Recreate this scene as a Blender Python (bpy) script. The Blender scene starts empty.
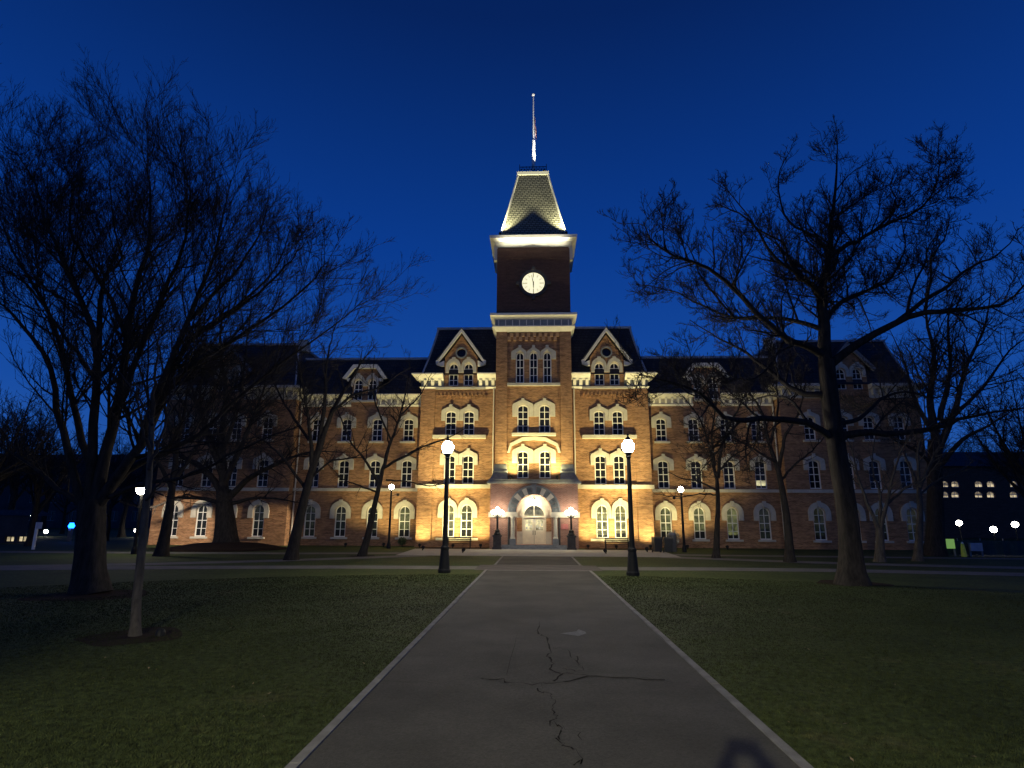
import bpy, math, random
import numpy as np
from mathutils import Vector, Matrix
from mathutils.geometry import delaunay_2d_cdt

random.seed(7)
RNG = np.random.default_rng(7)
R = math.radians
S = bpy.context.scene
COL = S.collection

# ------------------------------------------------------------------ camera
F_PX, CAM_H, HOR_Y, VAN_X, ROLL = 596.0, 2.2, 520.4, 535.6, R(0.3)
PITCH = math.atan((HOR_Y - 384) / F_PX)
YAW = math.atan((VAN_X - 512) * math.cos(PITCH) / F_PX)
CAM = np.array([-0.135, 0.0, CAM_H])
_f = np.array([-math.sin(YAW) * math.cos(PITCH), math.cos(YAW) * math.cos(PITCH), math.sin(PITCH)])
_r = np.array([math.cos(YAW), math.sin(YAW), 0.0])
_u = np.cross(_r, _f)
_r, _u = _r * math.cos(ROLL) + _u * math.sin(ROLL), _u * math.cos(ROLL) - _r * math.sin(ROLL)
cd = bpy.data.cameras.new('camera')
cd.sensor_width = 36.0
cd.lens = F_PX / 1024 * 36.0
cd.clip_end = 3000
cam = bpy.data.objects.new('camera', cd)
COL.objects.link(cam)
cam.matrix_world = Matrix(((_r[0], _u[0], -_f[0], CAM[0]), (_r[1], _u[1], -_f[1], CAM[1]), (_r[2], _u[2], -_f[2], CAM[2]), (0, 0, 0, 1)))
S.camera = cam


def at(u, v, Y):
    """world point seen at photo pixel (u, v) on the upright plane y = Y"""
    d = _f * F_PX + _r * (u - 512) + _u * (384 - v)
    return CAM + d * ((Y - CAM[1]) / d[1])


def gnd(u, v):
    d = _f * F_PX + _r * (u - 512) + _u * (384 - v)
    return CAM + d * ((0 - CAM[2]) / d[2])


# ------------------------------------------------------------------ sky, exposure
W = bpy.data.worlds.new('World')
S.world = W
W.use_nodes = True
nt = W.node_tree
sky = nt.nodes.new('ShaderNodeTexSky')
sky.sky_type = 'NISHITA'
sky.sun_disc = False
sky.sun_elevation = R(-4)
sky.sun_rotation = R(200)
tcw = nt.nodes.new('ShaderNodeTexCoord')
sxyz = nt.nodes.new('ShaderNodeSeparateXYZ')
nt.links.new(tcw.outputs['Generated'], sxyz.inputs[0])
dusk = nt.nodes.new('ShaderNodeValToRGB')
de = dusk.color_ramp.elements
de[0].position, de[0].color = 0.0, (0.026, 0.110, 0.40, 1)
de[1].position, de[1].color = 1.0, (0.0008, 0.0080, 0.060, 1)
for p_, c_ in ((0.18, (0.0080, 0.070, 0.35, 1)), (0.42, (0.0024, 0.042, 0.265, 1)), (0.70, (0.0012, 0.0160, 0.108, 1))):
    de.new(p_).color = c_
nt.links.new(sxyz.outputs[2], dusk.inputs[0])
addc = nt.nodes.new('ShaderNodeMix')
addc.data_type = 'RGBA'
addc.blend_type = 'ADD'
addc.inputs[0].default_value = 0.05
nt.links.new(dusk.outputs[0], addc.inputs[6])
nt.links.new(sky.outputs[0], addc.inputs[7])
bg = nt.nodes['Background']
nt.links.new(addc.outputs[2], bg.inputs[0])
bg.inputs[1].default_value = 1.0
S.view_settings.view_transform = 'Standard'
S.view_settings.look = 'None'
S.view_settings.gamma = 1
S.view_settings.exposure = 0
S.view_settings.use_curve_mapping = False
S.render.engine = 'CYCLES'
S.cycles.use_denoising = True
S.cycles.max_bounces = 5
S.cycles.diffuse_bounces = 3
S.cycles.glossy_bounces = 2
S.cycles.sample_clamp_indirect = 4
S.cycles.use_light_tree = True

WARM = (1.0, 0.85, 0.38)
FLOOD_K = 1.0
LAMP_L = 380.0

# ------------------------------------------------------------------ materials
MATS = {}


def mat(name, col, rough=0.8, spec=0.3, var=0.0, vscale=3.0, bump=0.0, bscale=30.0, emit=None, estr=0.0, metal=0.0, col2=None, stretch=(1, 1, 1)):
    m = bpy.data.materials.new(name)
    m.use_nodes = True
    t = m.node_tree
    b = t.nodes['Principled BSDF']
    b.inputs['Base Color'].default_value = (*col, 1)
    b.inputs['Roughness'].default_value = rough
    b.inputs['Specular IOR Level'].default_value = spec
    b.inputs['Metallic'].default_value = metal
    if emit:
        b.inputs['Emission Color'].default_value = (*emit, 1)
        b.inputs['Emission Strength'].default_value = estr
    if var or col2 or bump:
        g = t.nodes.new('ShaderNodeNewGeometry')
        mp = t.nodes.new('ShaderNodeMapping')
        mp.inputs['Scale'].default_value = stretch
        t.links.new(g.outputs['Position'], mp.inputs['Vector'])
    if var or col2:
        n = t.nodes.new('ShaderNodeTexNoise')
        n.inputs['Scale'].default_value = vscale
        n.inputs['Detail'].default_value = 5
        n.inputs['Roughness'].default_value = 0.65
        t.links.new(mp.outputs[0], n.inputs['Vector'])
        cr = t.nodes.new('ShaderNodeValToRGB')
        cr.color_ramp.elements[0].position = 0.3
        cr.color_ramp.elements[1].position = 0.7
        lo = col2 if col2 else tuple(c * (1 - var) for c in col)
        hi = col if col2 else tuple(min(1, c * (1 + var)) for c in col)
        cr.color_ramp.elements[0].color = (*lo, 1)
        cr.color_ramp.elements[1].color = (*hi, 1)
        t.links.new(n.outputs['Fac'], cr.inputs[0])
        t.links.new(cr.outputs[0], b.inputs['Base Color'])
    if bump:
        n2 = t.nodes.new('ShaderNodeTexNoise')
        n2.inputs['Scale'].default_value = bscale
        n2.inputs['Detail'].default_value = 4
        t.links.new(mp.outputs[0], n2.inputs['Vector'])
        bp = t.nodes.new('ShaderNodeBump')
        bp.inputs['Strength'].default_value = bump
        bp.inputs['Distance'].default_value = 0.02
        t.links.new(n2.outputs['Fac'], bp.inputs['Height'])
        t.links.new(bp.outputs[0], b.inputs['Normal'])
    MATS[name] = m
    return m


def brick_mat(name, c1, c2, mortar, bw=0.24, bh=0.085, rough=0.85, patch=0.35, msize=0.012, bump=0.6):
    m = bpy.data.materials.new(name)
    m.use_nodes = True
    t = m.node_tree
    N, L = t.nodes, t.links
    b = N['Principled BSDF']
    b.inputs['Roughness'].default_value = rough
    b.inputs['Specular IOR Level'].default_value = 0.2
    g = N.new('ShaderNodeNewGeometry')
    s = N.new('ShaderNodeSeparateXYZ')
    L.new(g.outputs['Position'], s.inputs[0])
    ad = N.new('ShaderNodeMath')
    ad.operation = 'ADD'
    L.new(s.outputs[0], ad.inputs[0])
    L.new(s.outputs[1], ad.inputs[1])
    c = N.new('ShaderNodeCombineXYZ')
    L.new(ad.outputs[0], c.inputs[0])
    L.new(s.outputs[2], c.inputs[1])
    br = N.new('ShaderNodeTexBrick')
    br.inputs['Scale'].default_value = 1.0
    br.inputs['Brick Width'].default_value = bw
    br.inputs['Row Height'].default_value = bh
    br.inputs['Mortar Size'].default_value = msize
    br.inputs['Color1'].default_value = (*c1, 1)
    br.inputs['Color2'].default_value = (*c2, 1)
    br.inputs['Mortar'].default_value = (*mortar, 1)
    L.new(c.outputs[0], br.inputs['Vector'])
    # weathering: streaky courses and broad patches
    mp = N.new('ShaderNodeMapping')
    mp.inputs['Scale'].default_value = (0.55, 3.2, 1)
    L.new(c.outputs[0], mp.inputs['Vector'])
    n = N.new('ShaderNodeTexNoise')
    n.inputs['Scale'].default_value = 1.6
    n.inputs['Detail'].default_value = 7
    n.inputs['Roughness'].default_value = 0.75
    L.new(mp.outputs[0], n.inputs['Vector'])
    mr = N.new('ShaderNodeMapRange')
    mr.inputs['From Min'].default_value = 0.3
    mr.inputs['From Max'].default_value = 0.7
    mr.inputs['To Min'].default_value = 1 - patch
    mr.inputs['To Max'].default_value = 1 + patch
    L.new(n.outputs['Fac'], mr.inputs['Value'])
    mx = N.new('ShaderNodeMix')
    mx.data_type = 'RGBA'
    mx.blend_type = 'MULTIPLY'
    mx.inputs[0].default_value = 1
    L.new(br.outputs['Color'], mx.inputs[6])
    L.new(mr.outputs[0], mx.inputs[7])
    L.new(mx.outputs[2], b.inputs['Base Color'])
    bp = N.new('ShaderNodeBump')
    bp.inputs['Strength'].default_value = bump
    bp.inputs['Distance'].default_value = 0.015
    sb = N.new('ShaderNodeMath')
    sb.operation = 'SUBTRACT'
    L.new(n.outputs['Fac'], sb.inputs[0])
    L.new(br.outputs['Fac'], sb.inputs[1])
    L.new(sb.outputs[0], bp.inputs['Height'])
    L.new(bp.outputs[0], b.inputs['Normal'])
    MATS[name] = m
    return m


def pane_mat(name, layers, rough=0.06):
    """window glass; layers = [(z_from, colour, strength)] lit zones up the pane (object space), with uneven lumps"""
    m = bpy.data.materials.new(name)
    m.use_nodes = True
    t = m.node_tree
    N, L = t.nodes, t.links
    b = N['Principled BSDF']
    b.inputs['Base Color'].default_value = (0.012, 0.013, 0.016, 1)
    b.inputs['Roughness'].default_value = rough
    b.inputs['Specular IOR Level'].default_value = 0.22
    if layers:
        tc = N.new('ShaderNodeTexCoord')
        s = N.new('ShaderNodeSeparateXYZ')
        L.new(tc.outputs['Object'], s.inputs[0])
        oi = N.new('ShaderNodeObjectInfo')
        cr = N.new('ShaderNodeValToRGB')
        cr.color_ramp.interpolation = 'CONSTANT'
        mz = N.new('ShaderNodeMath')
        mz.operation = 'MULTIPLY_ADD'
        mz.inputs[1].default_value = 1 / 3.0
        rs = N.new('ShaderNodeMath')
        rs.operation = 'MULTIPLY'
        rs.inputs[1].default_value = 0.22
        L.new(oi.outputs['Random'], rs.inputs[0])
        L.new(s.outputs[2], mz.inputs[0])
        L.new(rs.outputs[0], mz.inputs[2])
        L.new(mz.outputs[0], cr.inputs[0])
        els = cr.color_ramp.elements
        for i, (z, c, k) in enumerate(layers):
            e = els[i] if i < 2 else els.new(z / 3.0)
            e.position = z / 3.0
            e.color = (c[0] * k, c[1] * k, c[2] * k, 1)
        n = N.new('ShaderNodeTexNoise')
        n.noise_dimensions = '4D'
        n.inputs['Scale'].default_value = 2.6
        n.inputs['Detail'].default_value = 3
        rw = N.new('ShaderNodeMath')
        rw.operation = 'MULTIPLY'
        rw.inputs[1].default_value = 37
        L.new(oi.outputs['Random'], rw.inputs[0])
        L.new(rw.outputs[0], n.inputs['W'])
        L.new(tc.outputs['Object'], n.inputs['Vector'])
        mr = N.new('ShaderNodeMapRange')
        mr.inputs['From Min'].default_value = 0.35
        mr.inputs['From Max'].default_value = 0.65
        mr.inputs['To Min'].default_value = 0.35
        mr.inputs['To Max'].default_value = 1.3
        L.new(n.outputs['Fac'], mr.inputs['Value'])
        mx = N.new('ShaderNodeMix')
        mx.data_type = 'RGBA'
        mx.blend_type = 'MULTIPLY'
        mx.inputs[0].default_value = 1
        L.new(cr.outputs[0], mx.inputs[6])
        L.new(mr.outputs[0], mx.inputs[7])
        L.new(mx.outputs[2], b.inputs['Emission Color'])
        b.inputs['Emission Strength'].default_value = 1
    MATS[name] = m
    return m


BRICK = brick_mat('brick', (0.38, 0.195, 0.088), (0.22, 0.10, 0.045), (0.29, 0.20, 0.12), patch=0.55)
BRICKP = brick_mat('porch_brick', (0.34, 0.165, 0.11), (0.24, 0.11, 0.075), (0.32, 0.24, 0.19), patch=0.2)
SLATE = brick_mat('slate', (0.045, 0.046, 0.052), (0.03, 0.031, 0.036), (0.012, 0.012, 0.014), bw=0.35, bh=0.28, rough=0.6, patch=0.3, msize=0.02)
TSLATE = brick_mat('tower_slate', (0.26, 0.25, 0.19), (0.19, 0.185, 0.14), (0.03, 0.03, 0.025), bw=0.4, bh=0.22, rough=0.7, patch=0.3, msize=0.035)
STONE = mat('limestone', (0.56, 0.52, 0.41), 0.8, 0.2, col2=(0.40, 0.37, 0.29), vscale=2.2, bump=0.3, bscale=18)
PALE = mat('pale_stone', (0.60, 0.55, 0.44), 0.8, 0.2, col2=(0.46, 0.42, 0.33), vscale=2.5, bump=0.2, bscale=14)
GREYST = mat('grey_stone', (0.24, 0.25, 0.25), 0.8, 0.2, col2=(0.13, 0.135, 0.14), vscale=2.4, bump=0.4, bscale=14)
ARCHST = mat('arch_stone', (0.20, 0.215, 0.21), 0.75, 0.2, col2=(0.05, 0.058, 0.06), vscale=1.8, bump=0.4, bscale=14)
DARKST = mat('dark_stone', (0.075, 0.07, 0.068), 0.8, 0.2, col2=(0.04, 0.037, 0.035), vscale=3, bump=0.4, bscale=14)
TRIM = mat('painted_trim', (0.74, 0.71, 0.60), 0.6, 0.3, col2=(0.62, 0.59, 0.49), vscale=2)
FRIEZE = mat('frieze_paint', (0.20, 0.215, 0.22), 0.7, 0.3, var=0.2, vscale=2)
FLASH = mat('zinc_flashing', (0.34, 0.36, 0.40), 0.5, 0.4, var=0.15)
FRAME = mat('window_paint', (0.74, 0.72, 0.64), 0.5, 0.3)
DOOR = mat('door_paint', (0.72, 0.64, 0.46), 0.5, 0.3, var=0.08)
IRON = mat('black_iron', (0.011, 0.0115, 0.012), 0.6, 0.2, var=0.2, vscale=12)
STEEL = mat('grey_steel', (0.18, 0.18, 0.18), 0.5, 0.5)
PIPE = mat('downspout_paint', (0.58, 0.54, 0.43), 0.5, 0.3)
POLEW = mat('white_metal', (0.70, 0.70, 0.68), 0.4, 0.4)
GLOBE = mat('lit_globe', (0.9, 0.9, 0.9), 0.3, 0.2, emit=(1.0, 0.93, 0.78), estr=LAMP_L)
GLOBE2 = mat('lit_small_globe', (0.9, 0.9, 0.9), 0.3, 0.2, emit=(1.0, 0.90, 0.70), estr=38)
GLOBEL = mat('lit_lantern', (0.9, 0.9, 0.9), 0.3, 0.2, emit=(1.0, 0.92, 0.66), estr=140)
GLOBEF = mat('lit_far_globe', (0.9, 0.9, 0.9), 0.3, 0.2, emit=(1.0, 0.93, 0.80), estr=30)
BLUE = mat('blue_beacon', (0.02, 0.1, 0.9), 0.3, 0.2, emit=(0.005, 0.09, 1.0), estr=14)
CLOCK = mat('clock_glass', (0.8, 0.78, 0.6), 0.3, 0.2, emit=(1.0, 0.93, 0.58), estr=0.98)
BARK = mat('bark', (0.048, 0.041, 0.034), 0.95, 0.1, col2=(0.016, 0.014, 0.012), vscale=9, bump=0.9, bscale=14, stretch=(1, 1, 0.25))
BARKP = mat('pale_bark', (0.115, 0.10, 0.078), 0.9, 0.1, col2=(0.045, 0.039, 0.031), vscale=8, bump=0.6, bscale=14, stretch=(1, 1, 0.3))
TWIG = mat('twig', (0.040, 0.034, 0.030), 0.95, 0.1)
WOOD = mat('bench_wood', (0.03, 0.019, 0.012), 0.7, 0.3, var=0.3, vscale=8, stretch=(0.3, 1, 1))
BIN = mat('bin_plastic', (0.02, 0.021, 0.024), 0.5, 0.4, var=0.2)
CONC = mat('concrete', (0.19, 0.18, 0.155), 0.9, 0.2, col2=(0.12, 0.112, 0.10), vscale=1.3, bump=0.3, bscale=40)
KERB = mat('kerb_concrete', (0.27, 0.26, 0.24), 0.9, 0.2, col2=(0.15, 0.142, 0.13), vscale=2.5, bump=0.4, bscale=40)
PAVE = brick_mat('paver', (0.115, 0.10, 0.095), (0.085, 0.075, 0.07), (0.05, 0.045, 0.042), bw=0.22, bh=0.22, patch=0.25)
MULCH = mat('mulch', (0.04, 0.025, 0.016), 0.95, 0.1, col2=(0.016, 0.011, 0.008), vscale=14, bump=1.0, bscale=40)
DRYLEAF = mat('dry_leaf', (0.20, 0.155, 0.09), 0.8, 0.2, var=0.5, vscale=2)
CRACK = mat('crack_dirt', (0.012, 0.011, 0.010), 0.95, 0.1)
PATCH = mat('spilled_paint', (0.17, 0.17, 0.165), 0.9, 0.2, var=0.25, vscale=14)

P_DARK = pane_mat('glass_dark', None)
P_DIM = pane_mat('glass_dim', [(0, (0.5, 0.5, 0.5), 0.004), (0.7, (0.30, 0.40, 0.28), 0.02), (1.5, (0.4, 0.42, 0.25), 0.035)])
P_BLIND = pane_mat('glass_blind', [(0, (0.35, 0.35, 0.25), 0.012), (1.0, (0.42, 0.44, 0.17), 0.24), (2.3, (0.42, 0.43, 0.16), 0.30)])
P_LIT = pane_mat('glass_lit', [(0, (0.5, 0.5, 0.45), 0.08), (0.65, (0.6, 0.58, 0.26), 0.42), (2.0, (0.6, 0.55, 0.2), 0.55)])
P_SPOT = pane_mat('glass_low_lit', [(0, (0.2, 0.2, 0.2), 0.0), (0.28, (0.9, 0.82, 0.45), 0.75), (0.72, (0.2, 0.2, 0.2), 0.01)])
P_FAN = pane_mat('glass_fanlight', [(0, (0.75, 0.66, 0.36), 0.42), (0.5, (0.6, 0.55, 0.33), 0.30), (0.9, (0.5, 0.45, 0.3), 0.2)])
P_DOOR = pane_mat('glass_door', [(0, (0.9, 0.8, 0.5), 0.9), (0.2, (0.8, 0.7, 0.42), 0.6), (0.5, (0.9, 0.8, 0.45), 1.0)])
P_FAR = pane_mat('glass_far', [(0, (1.0, 0.82, 0.5), 0.65), (0.7, (1.0, 0.8, 0.5), 0.2), (1.2, (1.0, 0.8, 0.5), 0.6)])


def asphalt():
    m = bpy.data.materials.new('asphalt')
    m.use_nodes = True
    t = m.node_tree
    N, L = t.nodes, t.links
    b = N['Principled BSDF']
    b.inputs['Roughness'].default_value = 0.88
    b.inputs['Specular IOR Level'].default_value = 0.25
    g = N.new('ShaderNodeNewGeometry')
    n = N.new('ShaderNodeTexNoise')
    n.inputs['Scale'].default_value = 0.55
    n.inputs['Detail'].default_value = 6
    n.inputs['Roughness'].default_value = 0.6
    n2 = N.new('ShaderNodeTexNoise')
    n2.inputs['Scale'].default_value = 26
    n2.inputs['Detail'].default_value = 8
    n2.inputs['Roughness'].default_value = 0.85
    v = N.new('ShaderNodeTexVoronoi')
    v.inputs['Scale'].default_value = 60
    for x in (n, n2, v):
        L.new(g.outputs['Position'], x.inputs['Vector'])
    cr = N.new('ShaderNodeValToRGB')
    cr.color_ramp.elements[0].position = 0.36
    cr.color_ramp.elements[0].color = (0.043, 0.041, 0.036, 1)
    cr.color_ramp.elements[1].position = 0.7
    cr.color_ramp.elements[1].color = (0.080, 0.076, 0.066, 1)
    L.new(n.outputs['Fac'], cr.inputs[0])
    mr = N.new('ShaderNodeMapRange')
    mr.inputs['From Min'].default_value = 0.3
    mr.inputs['From Max'].default_value = 0.7
    mr.inputs['To Min'].default_value = 0.55
    mr.inputs['To Max'].default_value = 1.5
    L.new(n2.outputs['Fac'], mr.inputs['Value'])
    mx = N.new('ShaderNodeMix')
    mx.data_type = 'RGBA'
    mx.blend_type = 'MULTIPLY'
    mx.inputs[0].default_value = 1
    L.new(cr.outputs[0], mx.inputs[6])
    L.new(mr.outputs[0], mx.inputs[7])
    L.new(mx.outputs[2], b.inputs['Base Color'])
    bp = N.new('ShaderNodeBump')
    bp.inputs['Strength'].default_value = 0.7
    bp.inputs['Distance'].default_value = 0.006
    L.new(v.outputs['Distance'], bp.inputs['Height'])
    L.new(bp.outputs[0], b.inputs['Normal'])
    return m


def grass(name, a, bcol, dry):
    m = bpy.data.materials.new(name)
    m.use_nodes = True
    t = m.node_tree
    N, L = t.nodes, t.links
    b = N['Principled BSDF']
    b.inputs['Roughness'].default_value = 0.85
    b.inputs['Specular IOR Level'].default_value = 0.12
    g = N.new('ShaderNodeNewGeometry')
    n = N.new('ShaderNodeTexNoise')
    n.inputs['Scale'].default_value = 0.45
    n.inputs['Detail'].default_value = 8
    n.inputs['Roughness'].default_value = 0.72
    n2 = N.new('ShaderNodeTexNoise')
    n2.inputs['Scale'].default_value = 9
    n2.inputs['Detail'].default_value = 4
    L.new(g.outputs['Position'], n.inputs['Vector'])
    L.new(g.outputs['Position'], n2.inputs['Vector'])
    cr = N.new('ShaderNodeValToRGB')
    e = cr.color_ramp.elements
    e[0].position, e[0].color = 0.34, (*a, 1)
    e[1].position, e[1].color = 0.56, (*bcol, 1)
    x = e.new(0.72)
    x.color = (*dry, 1)
    L.new(n.outputs['Fac'], cr.inputs[0])
    mr = N.new('ShaderNodeMapRange')
    mr.inputs['From Min'].default_value = 0.3
    mr.inputs['From Max'].default_value = 0.7
    mr.inputs['To Min'].default_value = 0.5
    mr.inputs['To Max'].default_value = 1.5
    L.new(n2.outputs['Fac'], mr.inputs['Value'])
    mx = N.new('ShaderNodeMix')
    mx.data_type = 'RGBA'
    mx.blend_type = 'MULTIPLY'
    mx.inputs[0].default_value = 1
    L.new(cr.outputs[0], mx.inputs[6])
    L.new(mr.outputs[0], mx.inputs[7])
    L.new(mx.outputs[2], b.inputs['Base Color'])
    return m


ASPH = asphalt()
LAWN = grass('lawn_ground', (0.034, 0.046, 0.013), (0.052, 0.070, 0.019), (0.078, 0.078, 0.032))
BLADE = grass('grass_blade', (0.022, 0.029, 0.010), (0.031, 0.039, 0.0135), (0.052, 0.050, 0.023))


# ------------------------------------------------------------------ builders
def tag(o, label=None, cat=None, group=None, kind=None):
    if label:
        o['label'] = label
    if cat:
        o['category'] = cat
    if group:
        o['group'] = group
    if kind:
        o['kind'] = kind
    return o


def empty(name, loc, label, cat, group=None, rz=0.0):
    o = bpy.data.objects.new(name, None)
    o.empty_display_size = 0.3
    COL.objects.link(o)
    o.location = loc
    o.rotation_euler = (0, 0, rz)
    return tag(o, label, cat, group)


def link(name, me, parent=None, loc=(0, 0, 0), rz=0.0):
    o = bpy.data.objects.new(name, me)
    COL.objects.link(o)
    if parent:
        o.parent = parent
    o.location = loc
    o.rotation_euler = (0, 0, rz)
    return o


def copy_tree(o, parent=None):
    c = o.copy()
    COL.objects.link(c)
    if parent:
        c.parent = parent
    for ch in list(o.children):
        copy_tree(ch, c)
    return c


class MB:
    def __init__(self):
        self.v, self.f = [], []

    def add(self, vs, fs):
        n = len(self.v)
        self.v += [tuple(map(float, p)) for p in vs]
        self.f += [tuple(i + n for i in q) for q in fs]
        return self

    def box(self, x0, x1, y0, y1, z0, z1):
        return self.add([(x0, y0, z0), (x1, y0, z0), (x1, y1, z0), (x0, y1, z0), (x0, y0, z1), (x1, y0, z1), (x1, y1, z1), (x0, y1, z1)],
                        [(0, 3, 2, 1), (4, 5, 6, 7), (0, 1, 5, 4), (1, 2, 6, 5), (2, 3, 7, 6), (3, 0, 4, 7)])

    def frustum(self, a, b, z0, z1):
        """a, b = (x0, x1, y0, y1) at z0 and z1"""
        v = [(a[0], a[2], z0), (a[1], a[2], z0), (a[1], a[3], z0), (a[0], a[3], z0), (b[0], b[2], z1), (b[1], b[2], z1), (b[1], b[3], z1), (b[0], b[3], z1)]
        return self.add(v, [(0, 3, 2, 1), (4, 5, 6, 7), (0, 1, 5, 4), (1, 2, 6, 5), (2, 3, 7, 6), (3, 0, 4, 7)])

    def prism(self, poly, y0, y1):
        """poly in (x, z), extruded y0 -> y1; counter-clockwise seen from the front (-y)"""
        n = len(poly)
        v = [(p[0], y0, p[1]) for p in poly] + [(p[0], y1, p[1]) for p in poly]
        f = [tuple(range(n)), tuple(range(2 * n - 1, n - 1, -1))]
        f += [(i, i + n, (i + 1) % n + n, (i + 1) % n) for i in range(n)]
        return self.add(v, f)

    def slab(self, poly, z0, z1):
        """poly in (x, y), extruded z0 -> z1"""
        n = len(poly)
        v = [(p[0], p[1], z0) for p in poly] + [(p[0], p[1], z1) for p in poly]
        f = [tuple(range(n - 1, -1, -1)), tuple(range(n, 2 * n))]
        f += [(i, (i + 1) % n, (i + 1) % n + n, i + n) for i in range(n)]
        return self.add(v, f)

    def band(self, inner, outer, y0, y1):
        """strip between two (x, z) paths of equal length, front at y0, back at y1"""
        n = len(inner)
        v = [(p[0], y0, p[1]) for p in inner] + [(p[0], y0, p[1]) for p in outer] + [(p[0], y1, p[1]) for p in inner] + [(p[0], y1, p[1]) for p in outer]
        f = []
        for i in range(n - 1):
            f += [(i, i + 1, n + i + 1, n + i), (2 * n + i, 3 * n + i, 3 * n + i + 1, 2 * n + i + 1),
                  (i, 2 * n + i, 2 * n + i + 1, i + 1), (n + i, n + i + 1, 3 * n + i + 1, 3 * n + i)]
        f += [(0, n, 3 * n, 2 * n), (n - 1, 3 * n - 1, 4 * n - 1, 2 * n - 1)]
        return self.add(v, f)

    def lathe(self, prof, cx=0, cy=0, n=14):
        v, f = [], []
        for r, z in prof:
            for i in range(n):
                a = 2 * math.pi * i / n
                v.append((cx + r * math.cos(a), cy + r * math.sin(a), z))
        for j in range(len(prof) - 1):
            for i in range(n):
                k = (i + 1) % n
                f.append((j * n + i, j * n + k, (j + 1) * n + k, (j + 1) * n + i))
        f.append(tuple(range(n - 1, -1, -1)))
        f.append(tuple((len(prof) - 1) * n + i for i in range(n)))
        return self.add(v, f)

    def tube(self, pts, rad, k=6):
        P = np.array(pts, float)[None]
        Rr = np.array(rad if hasattr(rad, '__len__') else [rad] * len(pts), float)[None]
        V, Q = tubes(P, Rr, k)
        return self.add(V.tolist(), Q.tolist())

    def sphere(self, c, r, n=10, m=7, sz=1.0):
        prof = [(max(1e-4, r * math.sin(math.pi * j / m)), c[2] - sz * r * math.cos(math.pi * j / m)) for j in range(m + 1)]
        return self.lathe(prof, c[0], c[1], n)

    def mesh(self, name, m, smooth=False):
        me = bpy.data.meshes.new(name)
        me.from_pydata(self.v, [], self.f)
        me.materials.append(m)
        if smooth:
            me.polygons.foreach_set('use_smooth', [True] * len(me.polygons))
        me.update()
        return me

    def build(self, name, m, parent=None, loc=(0, 0, 0), rz=0.0, smooth=False):
        return link(name, self.mesh(name, m, smooth), parent, loc, rz)


def tubes(P, Rr, k):
    """P (B, n, 3), R (B, n) -> vertices, quads"""
    B, n = Rr.shape
    T = np.gradient(P, axis=1)
    T /= np.linalg.norm(T, axis=2, keepdims=True) + 1e-9
    D = P[:, -1] - P[:, 0]
    D /= np.linalg.norm(D, axis=1, keepdims=True) + 1e-9
    ref = np.where(np.abs(D[:, 2:3]) < 0.8, np.array([[0, 0, 1.0]]), np.array([[0.9, 0.44, 0]]))
    N1 = np.cross(T, ref[:, None, :])
    N1 /= np.linalg.norm(N1, axis=2, keepdims=True) + 1e-9
    N2 = np.cross(T, N1)
    a = 2 * np.pi * np.arange(k) / k
    V = P[:, :, None] + Rr[:, :, None, None] * (np.cos(a)[None, None, :, None] * N1[:, :, None] + np.sin(a)[None, None, :, None] * N2[:, :, None])
    V = V.reshape(-1, 3)
    b = np.arange(B)[:, None, None] * (n * k)
    j = np.arange(n - 1)[None, :, None] * k
    i = np.arange(k)[None, None, :]
    i2 = (i + 1) % k
    Q = np.stack([b + j + i, b + j + k + i, b + j + k + i2, b + j + i2], axis=-1).reshape(-1, 4)
    return V, Q


def fast_mesh(name, V, Q, m, smooth=True):
    me = bpy.data.meshes.new(name)
    nq, c = Q.shape
    me.vertices.add(len(V))
    me.vertices.foreach_set('co', np.ascontiguousarray(V, np.float32).ravel())
    me.loops.add(nq * c)
    me.loops.foreach_set('vertex_index', np.ascontiguousarray(Q, np.int32).ravel())
    me.polygons.add(nq)
    me.polygons.foreach_set('loop_start', np.arange(0, nq * c, c, dtype=np.int32))
    me.polygons.foreach_set('loop_total', np.full(nq, c, np.int32))
    if smooth:
        me.polygons.foreach_set('use_smooth', np.ones(nq, bool))
    me.materials.append(m)
    me.update(calc_edges=True)
    return me


def arch(w, h, rise, n=10, x=0.0, z=0.0):
    """window outline from lower left, up, round the head, to lower right"""
    p = [(x - w / 2, z), (x - w / 2, z + h - rise)]
    for i in range(1, n):
        a = math.pi * (1 - i / n)
        p.append((x + w / 2 * math.cos(a), z + h - rise + rise * math.sin(a)))
    p += [(x + w / 2, z + h - rise), (x + w / 2, z)]
    return p


def wall(mb, outline, y, holes, depth=0.3):
    """flat wall face in (x, z) at y with holes cut through it and reveals of the given depth"""
    vs, es = [], []
    for loop in [outline] + holes:
        n0 = len(vs)
        vs += [Vector(p) for p in loop]
        es += [(n0 + i, n0 + (i + 1) % len(loop)) for i in range(len(loop))]
    V, _, Fc, *_r2 = delaunay_2d_cdt(vs, es, [], 2, 1e-5)

    def inside(p, loop):
        c = False
        for i in range(len(loop)):
            x1, z1 = loop[i]
            x2, z2 = loop[i - 1]
            if (z1 > p[1]) != (z2 > p[1]) and p[0] < (x2 - x1) * (p[1] - z1) / (z2 - z1) + x1:
                c = not c
        return c
    fs = []
    for f in Fc:
        c = (sum(V[i][0] for i in f) / len(f), sum(V[i][1] for i in f) / len(f))
        if inside(c, outline) and not any(inside(c, h) for h in holes):
            fs.append(tuple(f))
    mb.add([(p[0], y, p[1]) for p in V], fs)
    for h in holes:
        n = len(h)
        mb.add([(p[0], y, p[1]) for p in h] + [(p[0], y + depth, p[1]) for p in h], [(i, (i + 1) % n, (i + 1) % n + n, i + n) for i in range(n)])
    return mb


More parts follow.
